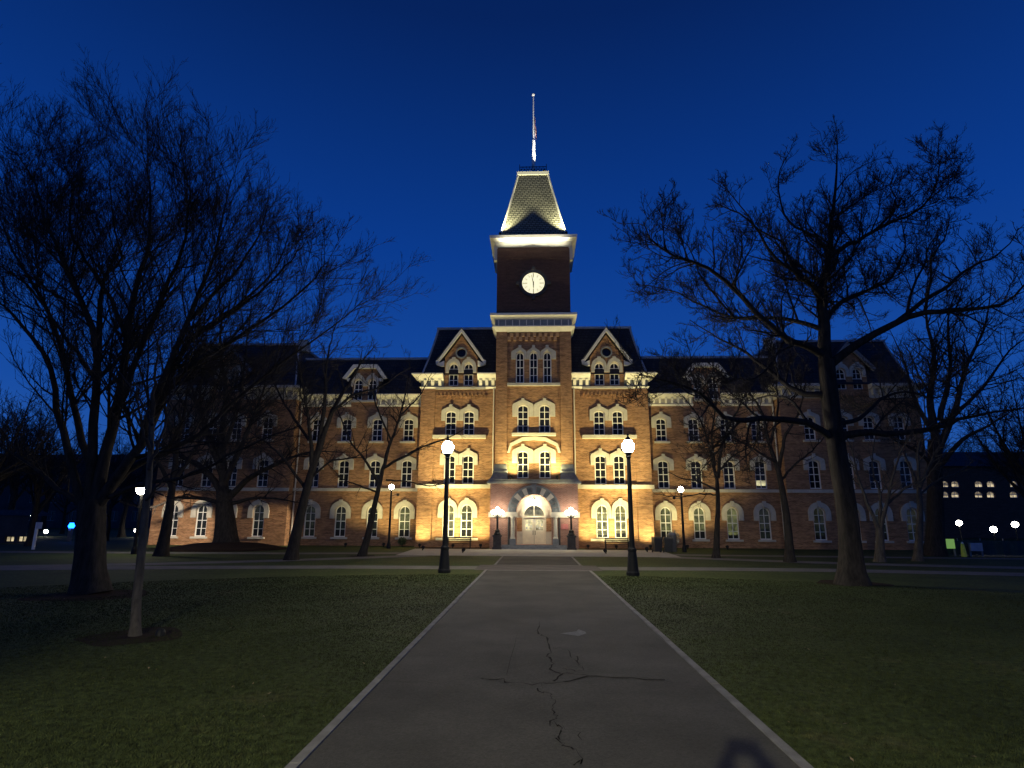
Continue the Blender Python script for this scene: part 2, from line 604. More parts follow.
# ------------------------------------------------------------------ ground, paths
def sheet(name, polys, z, m, thick=None):
    mb = MB()
    for p in polys:
        if thick:
            mb.slab(p, z - thick, z)
        else:
            mb.add([(q[0], q[1], z) for q in p], [tuple(range(len(p)))])
    return tag(mb.build(name, m), kind='structure')


sheet('ground', [[(-500, -200), (500, -200), (500, 900), (-500, 900)]], 0.0, LAWN)
sheet('asphalt_path', [[(-2.28, -30), (2.28, -30), (2.28, 28.0), (-2.28, 28.0)], [(-2.1, 31.2), (2.1, 31.2), (2.1, 39.0), (-2.1, 39.0)]], 0.012, ASPH)
kb = MB()
for s in (-1, 1):
    x0, x1 = sorted((s * 2.28, s * 2.385))
    y = -30.0
    while y < 28:
        y1 = min(28.0, y + 3.0)
        kb.box(x0, x1, y + 0.006, y1 - 0.006, -0.1, 0.035 + RNG.uniform(-0.006, 0.006))
        y = y1
    x0, x1 = sorted((s * 2.1, s * 2.20))
    kb.box(x0, x1, 31.2, 38.9, -0.1, 0.035)
for yy in (27.9, 31.2):
    kb.box(-2.27, 2.27, yy, yy + 0.1, -0.1, 0.0165)
tag(kb.build('path_kerb', KERB), kind='structure')


def strip(centre, w):
    """ribbon of quads along a centre line of (x, y, width)"""
    c = np.array([p[:2] for p in centre], float)
    ws = [p[2] if len(p) > 2 else w for p in centre]
    t = np.gradient(c, axis=0)
    t /= np.linalg.norm(t, axis=1, keepdims=True)
    n = np.stack([-t[:, 1], t[:, 0]], 1)
    a = [c[i] + n[i] * ws[i] / 2 for i in range(len(c))]
    b = [c[i] - n[i] * ws[i] / 2 for i in range(len(c))]
    return [[b[i], b[i + 1], a[i + 1], a[i]] for i in range(len(c) - 1)]


sheet('brick_crossing', [[(-2.9, 28.0), (2.9, 28.0), (2.9, 31.2), (-2.9, 31.2)]], 0.014, PAVE)
sheet('concrete_path', strip([(-2.9, 29.4), (-9, 29.2), (-16, 28.2), (-24, 26.6), (-40, 24.5), (-70, 22)], 2.0)
      + strip([(2.9, 29.5), (8, 29.8), (14, 29.6), (22, 28.0), (34, 25.0), (60, 20)], 2.0), 0.008, CONC)
sheet('diagonal_path', strip([(-7.2, 39.2), (-10, 36.6), (-14.5, 33.0), (-19, 30.2), (-25, 27.6)], 1.7)
      + strip([(8.0, 39.4), (12, 37.0), (17, 34.4), (24, 32.3), (36, 30.6), (60, 29)], 1.9), 0.005, CONC)
sheet('front_walk', [[(-9, 39.0), (9, 39.0), (9.5, 47.9), (-9.5, 47.9)]], 0.011, mat('pale_concrete', (0.42, 0.40, 0.34), 0.9, 0.2, col2=(0.30, 0.285, 0.25), vscale=1.2))
sheet('side_walk', strip([(-9, 41.5), (-16, 40.2), (-28, 39.6), (-45, 39.5), (-80, 40)], 2.0)
      + strip([(9, 41.8), (16, 41.2), (30, 40.2), (60, 39)], 1.6), 0.010, CONC)
sheet('planting_bed', [[(-9.6, 47.9), (-3.9, 47.9), (-3.9, 50.9), (-9.6, 50.9)], [(3.9, 47.9), (9.6, 47.9), (9.6, 50.9), (3.9, 50.9)]], 0.016, MULCH)
# cracks worn into the asphalt
ck = MB()


def crack(px, w):
    pts = [gnd(u, v) for u, v in px]
    P = []
    for a, b in zip(pts[:-1], pts[1:]):
        for t in np.linspace(0, 1, 5)[:-1]:
            P.append(a + (b - a) * t + np.array([RNG.normal(0, 0.02), RNG.normal(0, 0.05), 0]))
    P.append(pts[-1])
    c = []
    for i, p in enumerate(P):
        c.append((p[0], p[1], w * RNG.choice([0.12, 0.3, 0.5, 0.8])))
    for q in strip(c, w):
        ck.add([(p[0], p[1], 0.017) for p in q], [(0, 1, 2, 3)])


def zc(p):
    return [(480 + x * 0.2056, 610 + y * 0.2056) for x, y in p]


crack(zc([(290, 60), (285, 120), (320, 135), (345, 190), (335, 230), (352, 265), (345, 300), (390, 315)]), 0.055)
crack(zc([(0, 340), (110, 340), (140, 362), (290, 365), (420, 350), (530, 325), (700, 333), (900, 345)]), 0.06)
crack(zc([(360, 350), (400, 312), (530, 325)]), 0.05)
crack(zc([(295, 365), (290, 400), (350, 412), (365, 450), (358, 490), (372, 520), (355, 550), (400, 582), (375, 620), (385, 655), (465, 685), (490, 740), (455, 765)]), 0.028)
crack(zc([(400, 582), (470, 600), (495, 640)]), 0.012)
crack(zc([(345, 188), (430, 195), (445, 240), (505, 290)]), 0.02)
crack(zc([(470, 230), (480, 260), (500, 300), (440, 298), (400, 290)]), 0.03)
crack(zc([(195, 90), (130, 320)]), 0.012)
crack([(440, 684), (380, 682)], 0.02)
crack([(622, 677), (690, 684)], 0.015)
tag(ck.build('path_cracks', CRACK), kind='structure')
pm = [gnd(u, v) for u, v in zc([(390, 118), (470, 108), (478, 98), (512, 110), (518, 118), (480, 131)])]
sheet('path_stain', [pm[::-1]], 0.0175, PATCH)

# ------------------------------------------------------------------ the hall
XC, YC = -0.2, 51.0
HALL = empty('university_hall', (XC, YC, 0), 'long Victorian brick hall with slate mansard roofs and a tall floodlit clock tower', 'building')
yE, yW, yP, yT, yO = 0.8, 1.8, 0.0, -1.2, -2.0
_cache = {}


def cached(key, fn):
    if key not in _cache:
        _cache[key] = fn()
    return _cache[key]


def frame_mesh(w, h, rise, rows):
    mb = MB()
    t = 0.085
    o = arch(w, h, rise)
    i = arch(w - 2 * t, h - t, max(0.05, rise - t * 0.6))
    mb.band(i, o, -0.05, 0.05)
    mb.box(-w / 2 + t, w / 2 - t, -0.05, 0.05, 0.0, t)
    mb.box(-0.028, 0.028, -0.035, 0.03, t, h - t)
    for k in range(1, rows):
        z = h * k / rows
        ww = w / 2 - t * 0.9
        if z > h - rise:
            ww *= math.sqrt(max(0.1, 1 - ((z - h + rise) / rise) ** 2))
        th = 0.032 if k == rows // 2 else 0.022
        mb.box(-ww, -0.03, -0.033, 0.028, z - th, z + th)
        mb.box(0.03, ww, -0.033, 0.028, z - th, z + th)
    return mb.mesh('window', FRAME)


def pane_mesh(w, h, rise, m):
    p = arch(w - 0.1, h - 0.06, max(0.05, rise - 0.04), z=0.03)
    return MB().add([(a, 0.0, b) for a, b in p], [tuple(range(len(p)))]).mesh('pane', m)


def hood_mesh(w, h, rise, tl, tr, style, drop):
    """stone hood over a window; tl / tr = thickness left and right"""
    mb = MB()
    zs = h - rise
    inn, out = [(-w / 2 + 0.01, zs - drop)], [(-w / 2 - tl, zs - drop)]
    n = 16
    for i in range(n + 1):
        a = math.pi * (1 - i / n)
        c, s = math.cos(a), math.sin(a)
        inn.append(((w / 2 - 0.01) * c, zs + (rise - 0.01) * s))
        t = tl if c < 0 else tr
        if style == 'round':
            k = (0.42 + rise)
            out.append(((w / 2 + t) * c, zs + (rise + 0.40) * s))
        else:
            hw = w / 2 + t
            za, zb = 0.22 + rise * 0.35, rise + 0.46
            r1 = hw / max(1e-4, abs(c))
            # slope line from (hw, za) to (0, zb):  x/hw*(zb-za) + z = zb
            r2 = zb / max(1e-4, abs(c) / hw * (zb - za) + s)
            r = min(r1, r2)
            out.append((r * c, zs + r * s))
    inn.append((w / 2 - 0.01, zs - drop))
    out.append((w / 2 + tr, zs - drop))
    mb.band(inn, out, -0.16, 0.02)
    kz = zs + rise + 0.40
    if style == 'round':
        mb.prism([(-0.11, kz - 0.36), (0.11, kz - 0.36), (0.17, kz + 0.10), (-0.17, kz + 0.10)], -0.22, -0.155)
    else:
        mb.prism([(-0.10, kz - 0.30), (0.10, kz - 0.30), (0.14, kz + 0.15), (-0.14, kz + 0.15)], -0.22, -0.155)
    return mb.mesh('hood', STONE)


def sill_mesh(w):
    return MB().box(-w / 2 - 0.22, w / 2 + 0.22, -0.2, 0.25, -0.17, -0.005).mesh('sill', STONE)


HOLES = {}


def window(wallkey, x, z, y, w, h, rise, rows=4, pane=P_DARK, hood='point', tl=0.34, tr=0.34, drop=0.45, sill=True, seat=0.17):
    HOLES.setdefault(wallkey, []).append(arch(w, h, rise, x=x, z=z))
    wo = link('window', cached(('f', w, h, rise, rows), lambda: frame_mesh(w, h, rise, rows)), HALL, (x, y + seat, z))
    link('pane', cached(('p', w, h, rise, pane.name), lambda: pane_mesh(w, h, rise, pane)), wo, (0, 0.012, 0))
    if hood:
        link('hood', cached(('h', w, h, rise, tl, tr, hood, drop), lambda: hood_mesh(w, h, rise, tl, tr, hood, drop)), wo, (0, -seat, 0))
    if sill:
        link('sill', cached(('s', w), lambda: sill_mesh(w)), wo, (0, -seat, 0))
    return wo


def pair(key, cx, dx, z, y, w, h, rise, **k):
    g = dx - w / 2 - 0.012
    t = k.pop('t', 0.34)
    panes = k.pop('panes', (P_DARK, P_DARK))
    window(key, cx - dx, z, y, w, h, rise, tl=t, tr=g, pane=panes[0], **k)
    window(key, cx + dx, z, y, w, h, rise, tl=g, tr=t, pane=panes[1], **k)


# --- windows
for s in (-1, 1):
    c = s * 6.42
    pv = 'pav%d' % s
    pair(pv, c, 0.76, 0.80, yP, 1.0, 2.72, 0.5, panes=(P_LIT, P_LIT) if s > 0 else (P_LIT, P_BLIND), hood='round', t=0.40, drop=0.62, sill=False)
    pair(pv, c, 0.79, 5.20, yP, 0.98, 2.45, 0.26, sill=False, drop=0.6)
    pair(pv, c, 0.79, 9.36, yP, 0.96, 2.12, 0.26, sill=False, drop=0.6)
    pair('gab%d' % s, c, 0.66, 13.74, yP, 0.86, 2.06, 0.40, hood='round', t=0.27, drop=0.5, sill=False)
    for i, bx in enumerate((11.28, 14.12, 16.92, 19.62)):
        x = s * bx
        p1 = [P_BLIND, P_BLIND, P_BLIND, P_DIM][i] if s > 0 else [P_BLIND, P_DIM, P_DIM, P_DIM][i]
        wk = 'wing%d' % s
        window(wk, x, 0.72, yW, 1.0, 2.68, 0.5, pane=p1, hood='round', tl=0.42, tr=0.42, drop=0.62)
        window(wk, x, 4.96, yW, 0.98, 2.42, 0.26, pane=P_SPOT if (s > 0 and i == 3) else P_DARK, tl=0.40, tr=0.40, drop=0.6, sill=False)
        window(wk, x, 9.06, yW, 0.94, 2.06, 0.26, tl=0.40, tr=0.40, drop=0.6)
    dk = 'dorm%d' % s
    pair(dk, s * 15.42, 0.66, 12.85, yW - 0.05, 0.82, 1.95, 0.40, hood='round', t=0.2, drop=0.3, sill=False)
    for i, bx in enumerate((23.75, 26.55, 28.75, 31.3)):
        x = s * bx
        ek = 'end%d' % s
        window(ek, x, 0.72, yE, 1.0, 2.70, 0.5, pane=P_DIM, hood='round', tl=0.42, tr=0.42, drop=0.62)
        window(ek, x, 4.92, yE, 0.98, 2.42, 0.26, tl=0.40, tr=0.40, drop=0.6, sill=False)
        window(ek, x, 9.06, yE, 0.94, 2.06, 0.26, tl=0.40, tr=0.40, drop=0.6)
    pair('egab%d' % s, s * 27.6, 0.70, 13.5, yE, 0.86, 1.9, 0.40, hood='round', t=0.27, drop=0.4, sill=False)
pair('tow', 0, 0.92, 5.62, yT + 0.2, 0.96, 2.28, 0.28, drop=0.75, t=0.42, sill=False)
pair('tow', 0, 0.92, 9.42, yT + 0.2, 0.96, 2.40, 0.28, drop=0.75, t=0.42, sill=False)
for x in (-1.18, 0, 1.18):
    g = 1.18 / 2 - 0.36 - 0.012
    window('tow', x, 13.74, yT + 0.2, 0.72, 2.78, 0.34, hood='point', tl=0.4 if x < 0 else g, tr=0.4 if x > 0 else g, drop=0.35, sill=False)

# --- walls
for s in (-1, 1):
    a, b = sorted((s * 3.2, s * 9.85))
    mb = wall(MB(), [(a, 0), (b, 0), (b, 13.45), (a, 13.45)], yP, HOLES['pav%d' % s])
    mb.add([(s * 9.85, yP, 0), (s * 9.85, yP + 12, 0), (s * 9.85, yP + 12, 13.45), (s * 9.85, yP, 13.45)], [(0, 1, 2, 3)])
    mb.box(*sorted((s * 8.62, s * 9.87)), yP - 0.12, yP - 0.002, 0.55, 4.82)
    mb.box(*sorted((s * 8.62, s * 9.87)), yP - 0.12, yP - 0.002, 5.16, 13.4)
    mb.box(*sorted((s * 3.3, s * 3.95)), yP - 0.10, yP - 0.002, 5.16, 13.4)
    mb.build('pavilion_wall', BRICK, HALL)
    c = s * 6.42
    gw = [(c - 1.45, 13.35), (c + 1.45, 13.35), (c + 1.45, 16.3), (c, 18.35), (c - 1.45, 16.3)]
    ocu = [(c + 0.42 * math.cos(q * math.pi / 8), 16.72 + 0.42 * math.sin(q * math.pi / 8)) for q in range(16)]
    mb = wall(MB(), gw, yP - 0.04, HOLES['gab%d' % s] + [ocu])
    for e in (-1, 1):
        x = c + e * 1.45
        mb.add([(x, yP - 0.04, 13.35), (x, yP + 1.6, 13.35), (x, yP + 1.6, 16.3), (x, yP - 0.04, 16.3)], [(0, 1, 2, 3)])
    mb.build('gable_wall', BRICK, HALL)
    oc = MB()
    inn = [(c + 0.40 * math.cos(q * math.pi / 10), 16.72 + 0.40 * math.sin(q * math.pi / 10)) for q in range(21)]
    out = [(c + 0.52 * math.cos(q * math.pi / 10), 16.72 + 0.52 * math.sin(q * math.pi / 10)) for q in range(21)]
    oc.band(inn, out, yP - 0.16, yP - 0.03)
    o = oc.build('round_window', GREYST, HALL)
    MB().prism([(c + 0.43 * math.cos(q * math.pi / 8), 16.72 + 0.43 * math.sin(q * math.pi / 8)) for q in range(16)], yP + 0.14, yP + 0.2).build('pane', P_DARK, o)
    # bargeboards and little gable roof
    mb = MB()
    for e in (-1, 1):
        p = [(c, 18.95), (c, 18.53), (c + e * 2.03, 15.68), (c + e * 2.20, 15.62), (c + e * 2.22, 15.95), (c + e * 2.05, 16.0)]
        mb.prism(p if e < 0 else p[::-1], yP - 0.42, yP - 0.20)
        q = [(c + e * 1.5, 15.95), (c + e * 2.2, 15.62), (c + e * 1.75, 15.45), (c + e * 1.5, 15.45)]
        mb.prism(q if e > 0 else q[::-1], yP - 0.32, yP - 0.04)
    mb.build('bargeboard', TRIM, HALL)
    mb = MB()
    for e in (-1, 1):
        mb.add([(c, yP - 0.44, 18.97), (c + e * 2.24, yP - 0.44, 15.97), (c + e * 2.24, yP + 2.0, 15.97), (c, yP + 2.0, 18.97),
                (c, yP - 0.44, 18.90), (c + e * 2.24, yP - 0.44, 15.90), (c + e * 2.24, yP + 2.0, 15.90), (c, yP + 2.0, 18.90)],
               [(0, 1, 2, 3), (4, 7, 6, 5), (0, 4, 5, 1), (1, 5, 6, 2)])
    mb.build('gable_roof', SLATE, HALL)
    # corbel checks
    mb = MB()
    for r_ in range(2):
        x = c - 2.3 + r_ * 0.17
        while x < c + 2.2:
            mb.box(x, x + 0.17, yP - 0.14, yP + 0.02, 12.62 + r_ * 0.26, 12.88 + r_ * 0.26 - 0.004)
            x += 0.34
    mb.build('corbel_band', BRICK, HALL)
    MB().box(c - 2.2, c + 2.2, yP - 0.2, yP + 0.2, 13.40, 13.60).build('sill_band', STONE, HALL)
    # cornice pieces
    for (x0, x1, e1) in ((3.3, 4.92, 0.0), (7.92, 9.85, 1)):
        mb, fr = MB(), MB()

        def fl(pr, extra=0.0):
            xa, xb = (x0, x1 + pr * e1)
            xa, xb = sorted((s * xa, s * xb))
            return (xa, xb, yP - pr, yP + 1.9)
        mb.frustum(fl(0.06), fl(0.20), 13.42, 13.60)
        mb.frustum(fl(0.22), fl(0.46), 14.20, 14.40)
        mb.frustum(fl(0.50), fl(0.80), 14.40, 14.62)
        mb.frustum(fl(0.82), fl(0.82), 14.622, 14.72)
        xa, xb = sorted((s * x0, s * (x1 + 0.06 * e1)))
        fr.box(xa, xb, yP - 0.06, yP + 1.8, 13.60, 14.22)
        n = 3
        for k in range(n):
            xm = s * (x0 + (k + 0.5) * (x1 - x0) / n)
            mb.frustum((xm - 0.13, xm + 0.13, yP - 0.14, yP - 0.061), (xm - 0.13, xm + 0.13, yP - 0.42, yP - 0.061), 13.72, 14.198)
        mb.build('cornice', TRIM, HALL)
        fr.build('frieze', FRIEZE, HALL)
    # bands and sills
    xa, xb = sorted((s * 3.58, s * 10.0))
    MB().box(xa, xb, yP - 0.42, yP + 0.03, 4.83, 5.14).build('stone_band', STONE, HALL)
    MB().box(c - 2.3, c + 2.3, yP - 0.42, yP + 0.03, 9.05, 9.33).build('sill_band', STONE, HALL)
    MB().box(c - 1.75, c + 1.75, yP - 0.22, yP + 0.03, 0.56, 0.76).build('sill_band', STONE, HALL)
    xa, xb = sorted((s * 3.58, s * 9.93))
    MB().box(xa, xb, yP - 0.16, yP - 0.002, 0.0, 0.48).build('brick_plinth', BRICK, HALL)
    MB().tube([(s * 3.48, yP - 0.16, 5.5), (s * 3.48, yP - 0.16, 13.4)], 0.07, 8).build('downspout', PIPE, HALL)

    # wings
    a, b = sorted((s * 9.85, s * 21.3))
    mb = wall(MB(), [(a, 0), (b, 0), (b, 12.35), (a, 12.35)], yW, HOLES['wing%d' % s])
    mb.build('wing_wall', BRICK, HALL)
    mb = MB()
    mb.box(a, b, yW - 0.16, yW + 0.03, 4.64, 4.90)
    mb.build('stone_band', STONE, HALL)
    dc = s * 15.42
    for (x0, x1) in ((9.9, 14.2), (16.62, 21.2)):
        mb, fr = MB(), MB()
        xa, xb = sorted((s * x0, s * x1))

        def fl(pr):
            return (xa, xb, yW - pr, yW + 0.6)
        mb.frustum(fl(0.04), fl(0.14), 12.22, 12.38)
        mb.frustum(fl(0.16), fl(0.42), 12.90, 13.06)
        mb.frustum(fl(0.44), fl(0.66), 13.06, 13.2)
        mb.frustum(fl(0.68), fl(0.68), 13.202, 13.28)
        fr.box(xa, xb, yW - 0.05, yW + 0.5, 12.38, 12.92)
        n = 8
        for k in range(n):
            xm = xa + (k + 0.5) * (xb - xa) / n
            mb.frustum((xm - 0.09, xm + 0.09, yW - 0.12, yW - 0.051), (xm - 0.09, xm + 0.09, yW - 0.36, yW - 0.051), 12.46, 12.898)
        mb.build('cornice', TRIM, HALL)
        fr.build('frieze', STONE, HALL)
    # dormer
    dw = [(dc - 1.2, 12.3), (dc + 1.2, 12.3), (dc + 1.2, 15.15), (dc + 0.9, 15.75), (dc - 0.9, 15.75), (dc - 1.2, 15.15)]
    mb = wall(MB(), dw, yW - 0.05, HOLES['dorm%d' % s])
    for e in (-1, 1):
        mb.add([(dc + e * 1.2, yW - 0.05, 12.3), (dc + e * 1.2, yW + 1.5, 12.3), (dc + e * 1.2, yW + 1.5, 15.15), (dc + e * 1.2, yW - 0.05, 15.15)], [(0, 1, 2, 3)])
    mb.build('dormer_wall', BRICK, HALL)
    inn = [(dc - 1.72, 14.72), (dc - 1.0, 15.72), (dc + 1.0, 15.72), (dc + 1.72, 14.72)]
    out = [(dc - 2.05, 14.80), (dc - 1.12, 16.08), (dc + 1.12, 16.08), (dc + 2.05, 14.80)]
    mb = MB().band(inn, out, yW - 0.48, yW - 0.14)
    for e in (-1, 1):
        mb.box(*sorted((dc + e * 1.2, dc + e * 1.62)), yW - 0.36, yW - 0.06, 14.55, 14.80)
    mb.build('dormer_trim', TRIM, HALL)
    MB().band([(p[0], p[1] + 0.02) for p in inn], [(p[0], p[1] + 0.03) for p in out], yW - 0.138, yW + 2.2).build('dormer_roof', SLATE, HALL)
    MB().box(dc - 1.15, dc + 1.15, yW - 0.2, yW + 0.12, 12.62, 12.80).build('sill_band', STONE, HALL)
    MB().tube([(s * 21.12, yW - 0.12, 0.2), (s * 21.12, yW - 0.12, 12.2)], 0.065, 8).build('downspout', PIPE, HALL)

    # end pavilions
    a, b = sorted((s * 21.3, s * 33.2))
    mb = wall(MB(), [(a, 0), (b, 0), (b, 12.9), (a, 12.9)], yE, HOLES['end%d' % s])
    for x, d in ((s * 21.3, 1.05), (s * 33.2, 18)):
        mb.add([(x, yE, 0), (x, yE + d, 0), (x, yE + d, 12.9), (x, yE, 12.9)], [(0, 1, 2, 3)])
    mb.build('end_wall', BRICK, HALL)
    mb = MB()
    mb.box(a - 0.02, b + 0.02, yE - 0.16, yE + 0.03, 4.58, 4.86)
    mb.build('stone_band', STONE, HALL)
    ec = s * 27.6
    for (x0, x1) in ((21.3, 26.1), (29.1, 33.2)):
        mb = MB()
        xa, xb = sorted((s * x0, s * x1))
        for z0, z1, pr in ((12.7, 12.9, 0.12), (12.9, 13.5, 0.05), (13.5, 13.64, 0.42), (13.64, 13.9, 0.66)):
            e = pr if x1 > 33 else 0
            e2 = pr if x0 < 21.4 else 0
            mb.box(xa - (e if s < 0 else e2), xb + (e if s > 0 else e2), yE - pr, yE + 0.9, z0, z1 - 0.003)
        for k in range(7):
            xm = xa + (k + 0.5) * (xb - xa) / 7
            mb.box(xm - 0.1, xm + 0.1, yE - 0.36, yE - 0.051, 12.98, 13.495)
        mb.build('cornice', STONE, HALL)  # darker than the other cornices: dim light at the ends put into the colour
    gw = [(ec - 1.5, 12.8), (ec + 1.5, 12.8), (ec + 1.5, 15.7), (ec, 17.3), (ec - 1.5, 15.7)]
    wall(MB(), gw, yE, HOLES['egab%d' % s]).build('gable_wall', BRICK, HALL)
    mb = MB()
    for e in (-1, 1):
        p = [(ec, 17.75), (ec, 17.3), (ec + e * 2.0, 15.05), (ec + e * 2.2, 15.3)]
        mb.prism(p if e < 0 else p[::-1], yE - 0.4, yE - 0.2)
    mb.build('bargeboard', GREYST, HALL)  # greyer than the central bargeboards; shade at the ends put into the colour
    mb = MB()
    for e in (-1, 1):
        mb.add([(ec, yE - 0.42, 17.78), (ec + e * 2.22, yE - 0.42, 15.32), (ec + e * 2.22, yE + 2.0, 15.32), (ec, yE + 2.0, 17.78)], [(0, 1, 2, 3)])
    mb.build('gable_roof', SLATE, HALL)


def mansard(name, x0, x1, y0, z0, ix0, ix1, iy, z1, depth, m=SLATE, steps=6, curve=0.25):
    """steep roof with a slightly hollow slope and a flat top"""
    mb = MB()
    rings = []
    for k in range(steps + 1):
        t = k / steps
        s_ = t + curve * t * (1 - t)
        z = z0 + (z1 - z0) * t
        rings.append([(x0 + (ix0 - x0) * s_, y0 + (iy - y0) * s_, z), (x1 + (ix1 - x1) * s_, y0 + (iy - y0) * s_, z),
                      (x1 + (ix1 - x1) * s_, y0 + depth - (iy - y0) * s_, z), (x0 + (ix0 - x0) * s_, y0 + depth - (iy - y0) * s_, z)])
    v = [p for r_ in rings for p in r_]
    f = []
    for k in range(steps):
        for i in range(4):
            j = (i + 1) % 4
            f.append((k * 4 + i, k * 4 + j, k * 4 + 4 + j, k * 4 + 4 + i))
    n = steps * 4
    f.append((n, n + 1, n + 2, n + 3))
    ro = mb.add(v, f).build(name, m, HALL)
    return ro, rings


def hips(rings, ro, r0, m, top=0.09, name='hip_trim'):
    mb = MB()
    for i in (0, 1):
        mb.tube([r_[i] for r_ in rings], r0, 6)
    t = rings[-1]
    mb.box(t[0][0] - 0.12, t[1][0] + 0.12, t[0][1] - 0.14, t[0][1] + 0.2, t[0][2] - top, t[0][2] + top)
    for i in (0, 1):
        mb.box(t[i][0] - 0.13, t[i][0] + 0.13, t[0][1] + 0.2, t[2][1], t[0][2] - top, t[0][2] + top)
    mb.build(name, m, ro)


ro, rg = mansard('mansard_roof', -9.9, 9.9, yP - 0.1, 14.72, -8.85, 8.85, yP + 1.7, 19.55, 14)
hips(rg, ro, 0.09, FLASH, 0.10)
for s in (-1, 1):
    a, b = sorted((s * 9.0, s * 21.8))
    ro, rg = mansard('mansard_roof', a, b, yW - 0.1, 13.26, a, b, yW + 1.6, 17.15, 12)
    mb = MB()
    mb.box(a, b, yW + 1.46, yW + 1.8, 17.05, 17.25)
    mb.build('ridge_trim', FLASH, ro)
    a, b = sorted((s * 21.5, s * 33.1))
    i0, i1 = sorted((s * 22.2, s * 31.9))
    ro, rg = mansard('mansard_roof', a, b, yE - 0.1, 13.9, i0, i1, yE + 1.6, 18.35, 17)
    hips(rg, ro, 0.08, FLASH, 0.09)
    MB().box(*sorted((s * 21.7, s * 22.5)), yE + 2.2, yE + 3.2, 17.9, 19.0).build('chimney', STONE, ro)

# --- tower
mb = wall(MB(), [(-2.28, 5.2), (2.28, 5.2), (2.28, 18.4), (-2.28, 18.4)], yT + 0.2, HOLES['tow'])
for s in (-1, 1):
    mb.box(*sorted((s * 2.28, s * 3.25)), yT, yT + 1.0, 5.2, 18.4)
    mb.box(*sorted((s * 3.0, s * 3.247)), yT + 1.0, yT + 6.5, 5.2, 18.4)
mb.build('tower_wall', BRICK, HALL)
mb = MB()
for r_ in range(2):
    x = -2.26 + (0.2 if r_ else 0.0)
    while x < 2.1:
        mb.box(x, min(2.27, x + 0.27), yT + 0.02, yT + 0.22, 17.5 + r_ * 0.36, 17.86 + r_ * 0.36 - 0.004)
        x += 0.5
mb.build('corbel_band', mat('corbel_brick', (0.50, 0.30, 0.15), 0.85, 0.2, var=0.2), HALL)
MB().box(-2.27, 2.27, yT - 0.06, yT + 0.5, 13.46, 13.70).build('sill_band', STONE, HALL)
MB().box(-1.85, 1.85, yT - 0.24, yT + 0.5, 9.13, 9.36).build('sill_band', STONE, HALL)
# big shared hood over the second-floor pair
inn = [(-2.02, 7.75), (-1.85, 8.3), (-0.95, 8.72), (0, 8.80), (0.95, 8.72), (1.85, 8.3), (2.02, 7.75)]
out = [(-2.22, 7.75), (-2.0, 8.5), (-1.0, 9.0), (0, 9.08), (1.0, 9.0), (2.0, 8.5), (2.22, 7.75)]
MB().band(inn, out, yT - 0.02, yT + 0.22).build('relieving_arch', STONE, HALL)
mb, fr = MB(), MB()
def fl(pr):
    return (-3.25 - pr, 3.25 + pr, yT - pr, yT + 6.5 + pr)


mb.frustum(fl(0.03), fl(0.34), 18.30, 18.66)
mb.frustum(fl(0.36), fl(0.36), 18.662, 18.76)
mb.build('cornice', TRIM, HALL)
mb = MB()
mb.frustum(fl(0.10), fl(0.50), 19.36, 19.66)
mb.frustum(fl(0.54), fl(0.54), 19.662, 19.86)
for k in range(11):
    x = -3.05 + k * 0.61
    mb.box(x - 0.04, x + 0.04, yT - 0.16, yT - 0.081, 18.762, 19.358)
mb.build('cornice', TRIM, HALL)
fr.box(-3.33, 3.33, yT - 0.08, yT + 6.58, 18.763, 19.358)
fr.build('frieze', FRIEZE, HALL)
# clock stage
yC = yT + 0.1
MB().box(-3.2, 3.2, yC, yC + 6.4, 19.86, 26.6).build('clock_stage', brick_mat('unlit_brick', (0.17, 0.085, 0.05), (0.12, 0.055, 0.033), (0.10, 0.07, 0.05)), HALL)  # darker copy of the hall brick; lack of floodlight put into its colour
mb = MB()
for s in (-1, 1):
    mb.box(*sorted((s * 2.5, s * 3.26)), yC - 0.06, yC - 0.002, 19.9, 26.2)
k = 0
x = -2.4
while x < 2.3:
    mb.box(x, x + 0.2, yC - 0.12, yC - 0.002, 25.15, 25.45)
    x += 0.42
mb.build('brick_pier', MATS['unlit_brick'], HALL)
mb = MB()


def fl(pr):
    return (-3.2 - pr, 3.2 + pr, yC - pr, yC + 6.4 + pr)


mb.frustum(fl(0.02), fl(0.16), 26.34, 26.56)
mb.frustum(fl(0.18), fl(0.30), 26.56, 26.76)
mb.frustum(fl(0.32), fl(0.66), 26.762, 26.93)
mb.frustum(fl(0.70), fl(0.74), 26.932, 27.2)
for s in (-1, 1):
    mb.box(*sorted((s * 3.2, s * 3.56)), yC + 0.2, yC + 0.7, 25.2, 26.55)
mb.build('cornice', TRIM, HALL)
# clock
ck_o = link('clock_dial', MB().lathe([(1.0, 0), (1.0, 0.02)], n=48).mesh('clock_dial', CLOCK), HALL, (0, yC - 0.12, 22.8))
ck_o.rotation_euler = (math.pi / 2, 0, 0)
mb = MB()
a_ = [q * math.pi / 24 for q in range(49)]
mb.band([(1.0 * math.cos(a), 1.0 * math.sin(a)) for a in a_], [(1.28 * math.cos(a), 1.28 * math.sin(a)) for a in a_], -0.24, -0.002)
for q in range(4):
    c_, s_ = round(math.cos(q * math.pi / 2)), round(math.sin(q * math.pi / 2))
    mb.box(c_ * 1.4 - 0.15, c_ * 1.4 + 0.15, -0.27, -0.004, s_ * 1.4 - 0.15, s_ * 1.4 + 0.15)
mb.build('clock_surround', DARKST, HALL, (0, yC, 22.8))
INK = mat('clock_ink', (0.05, 0.045, 0.02), 0.6)
mb = MB()
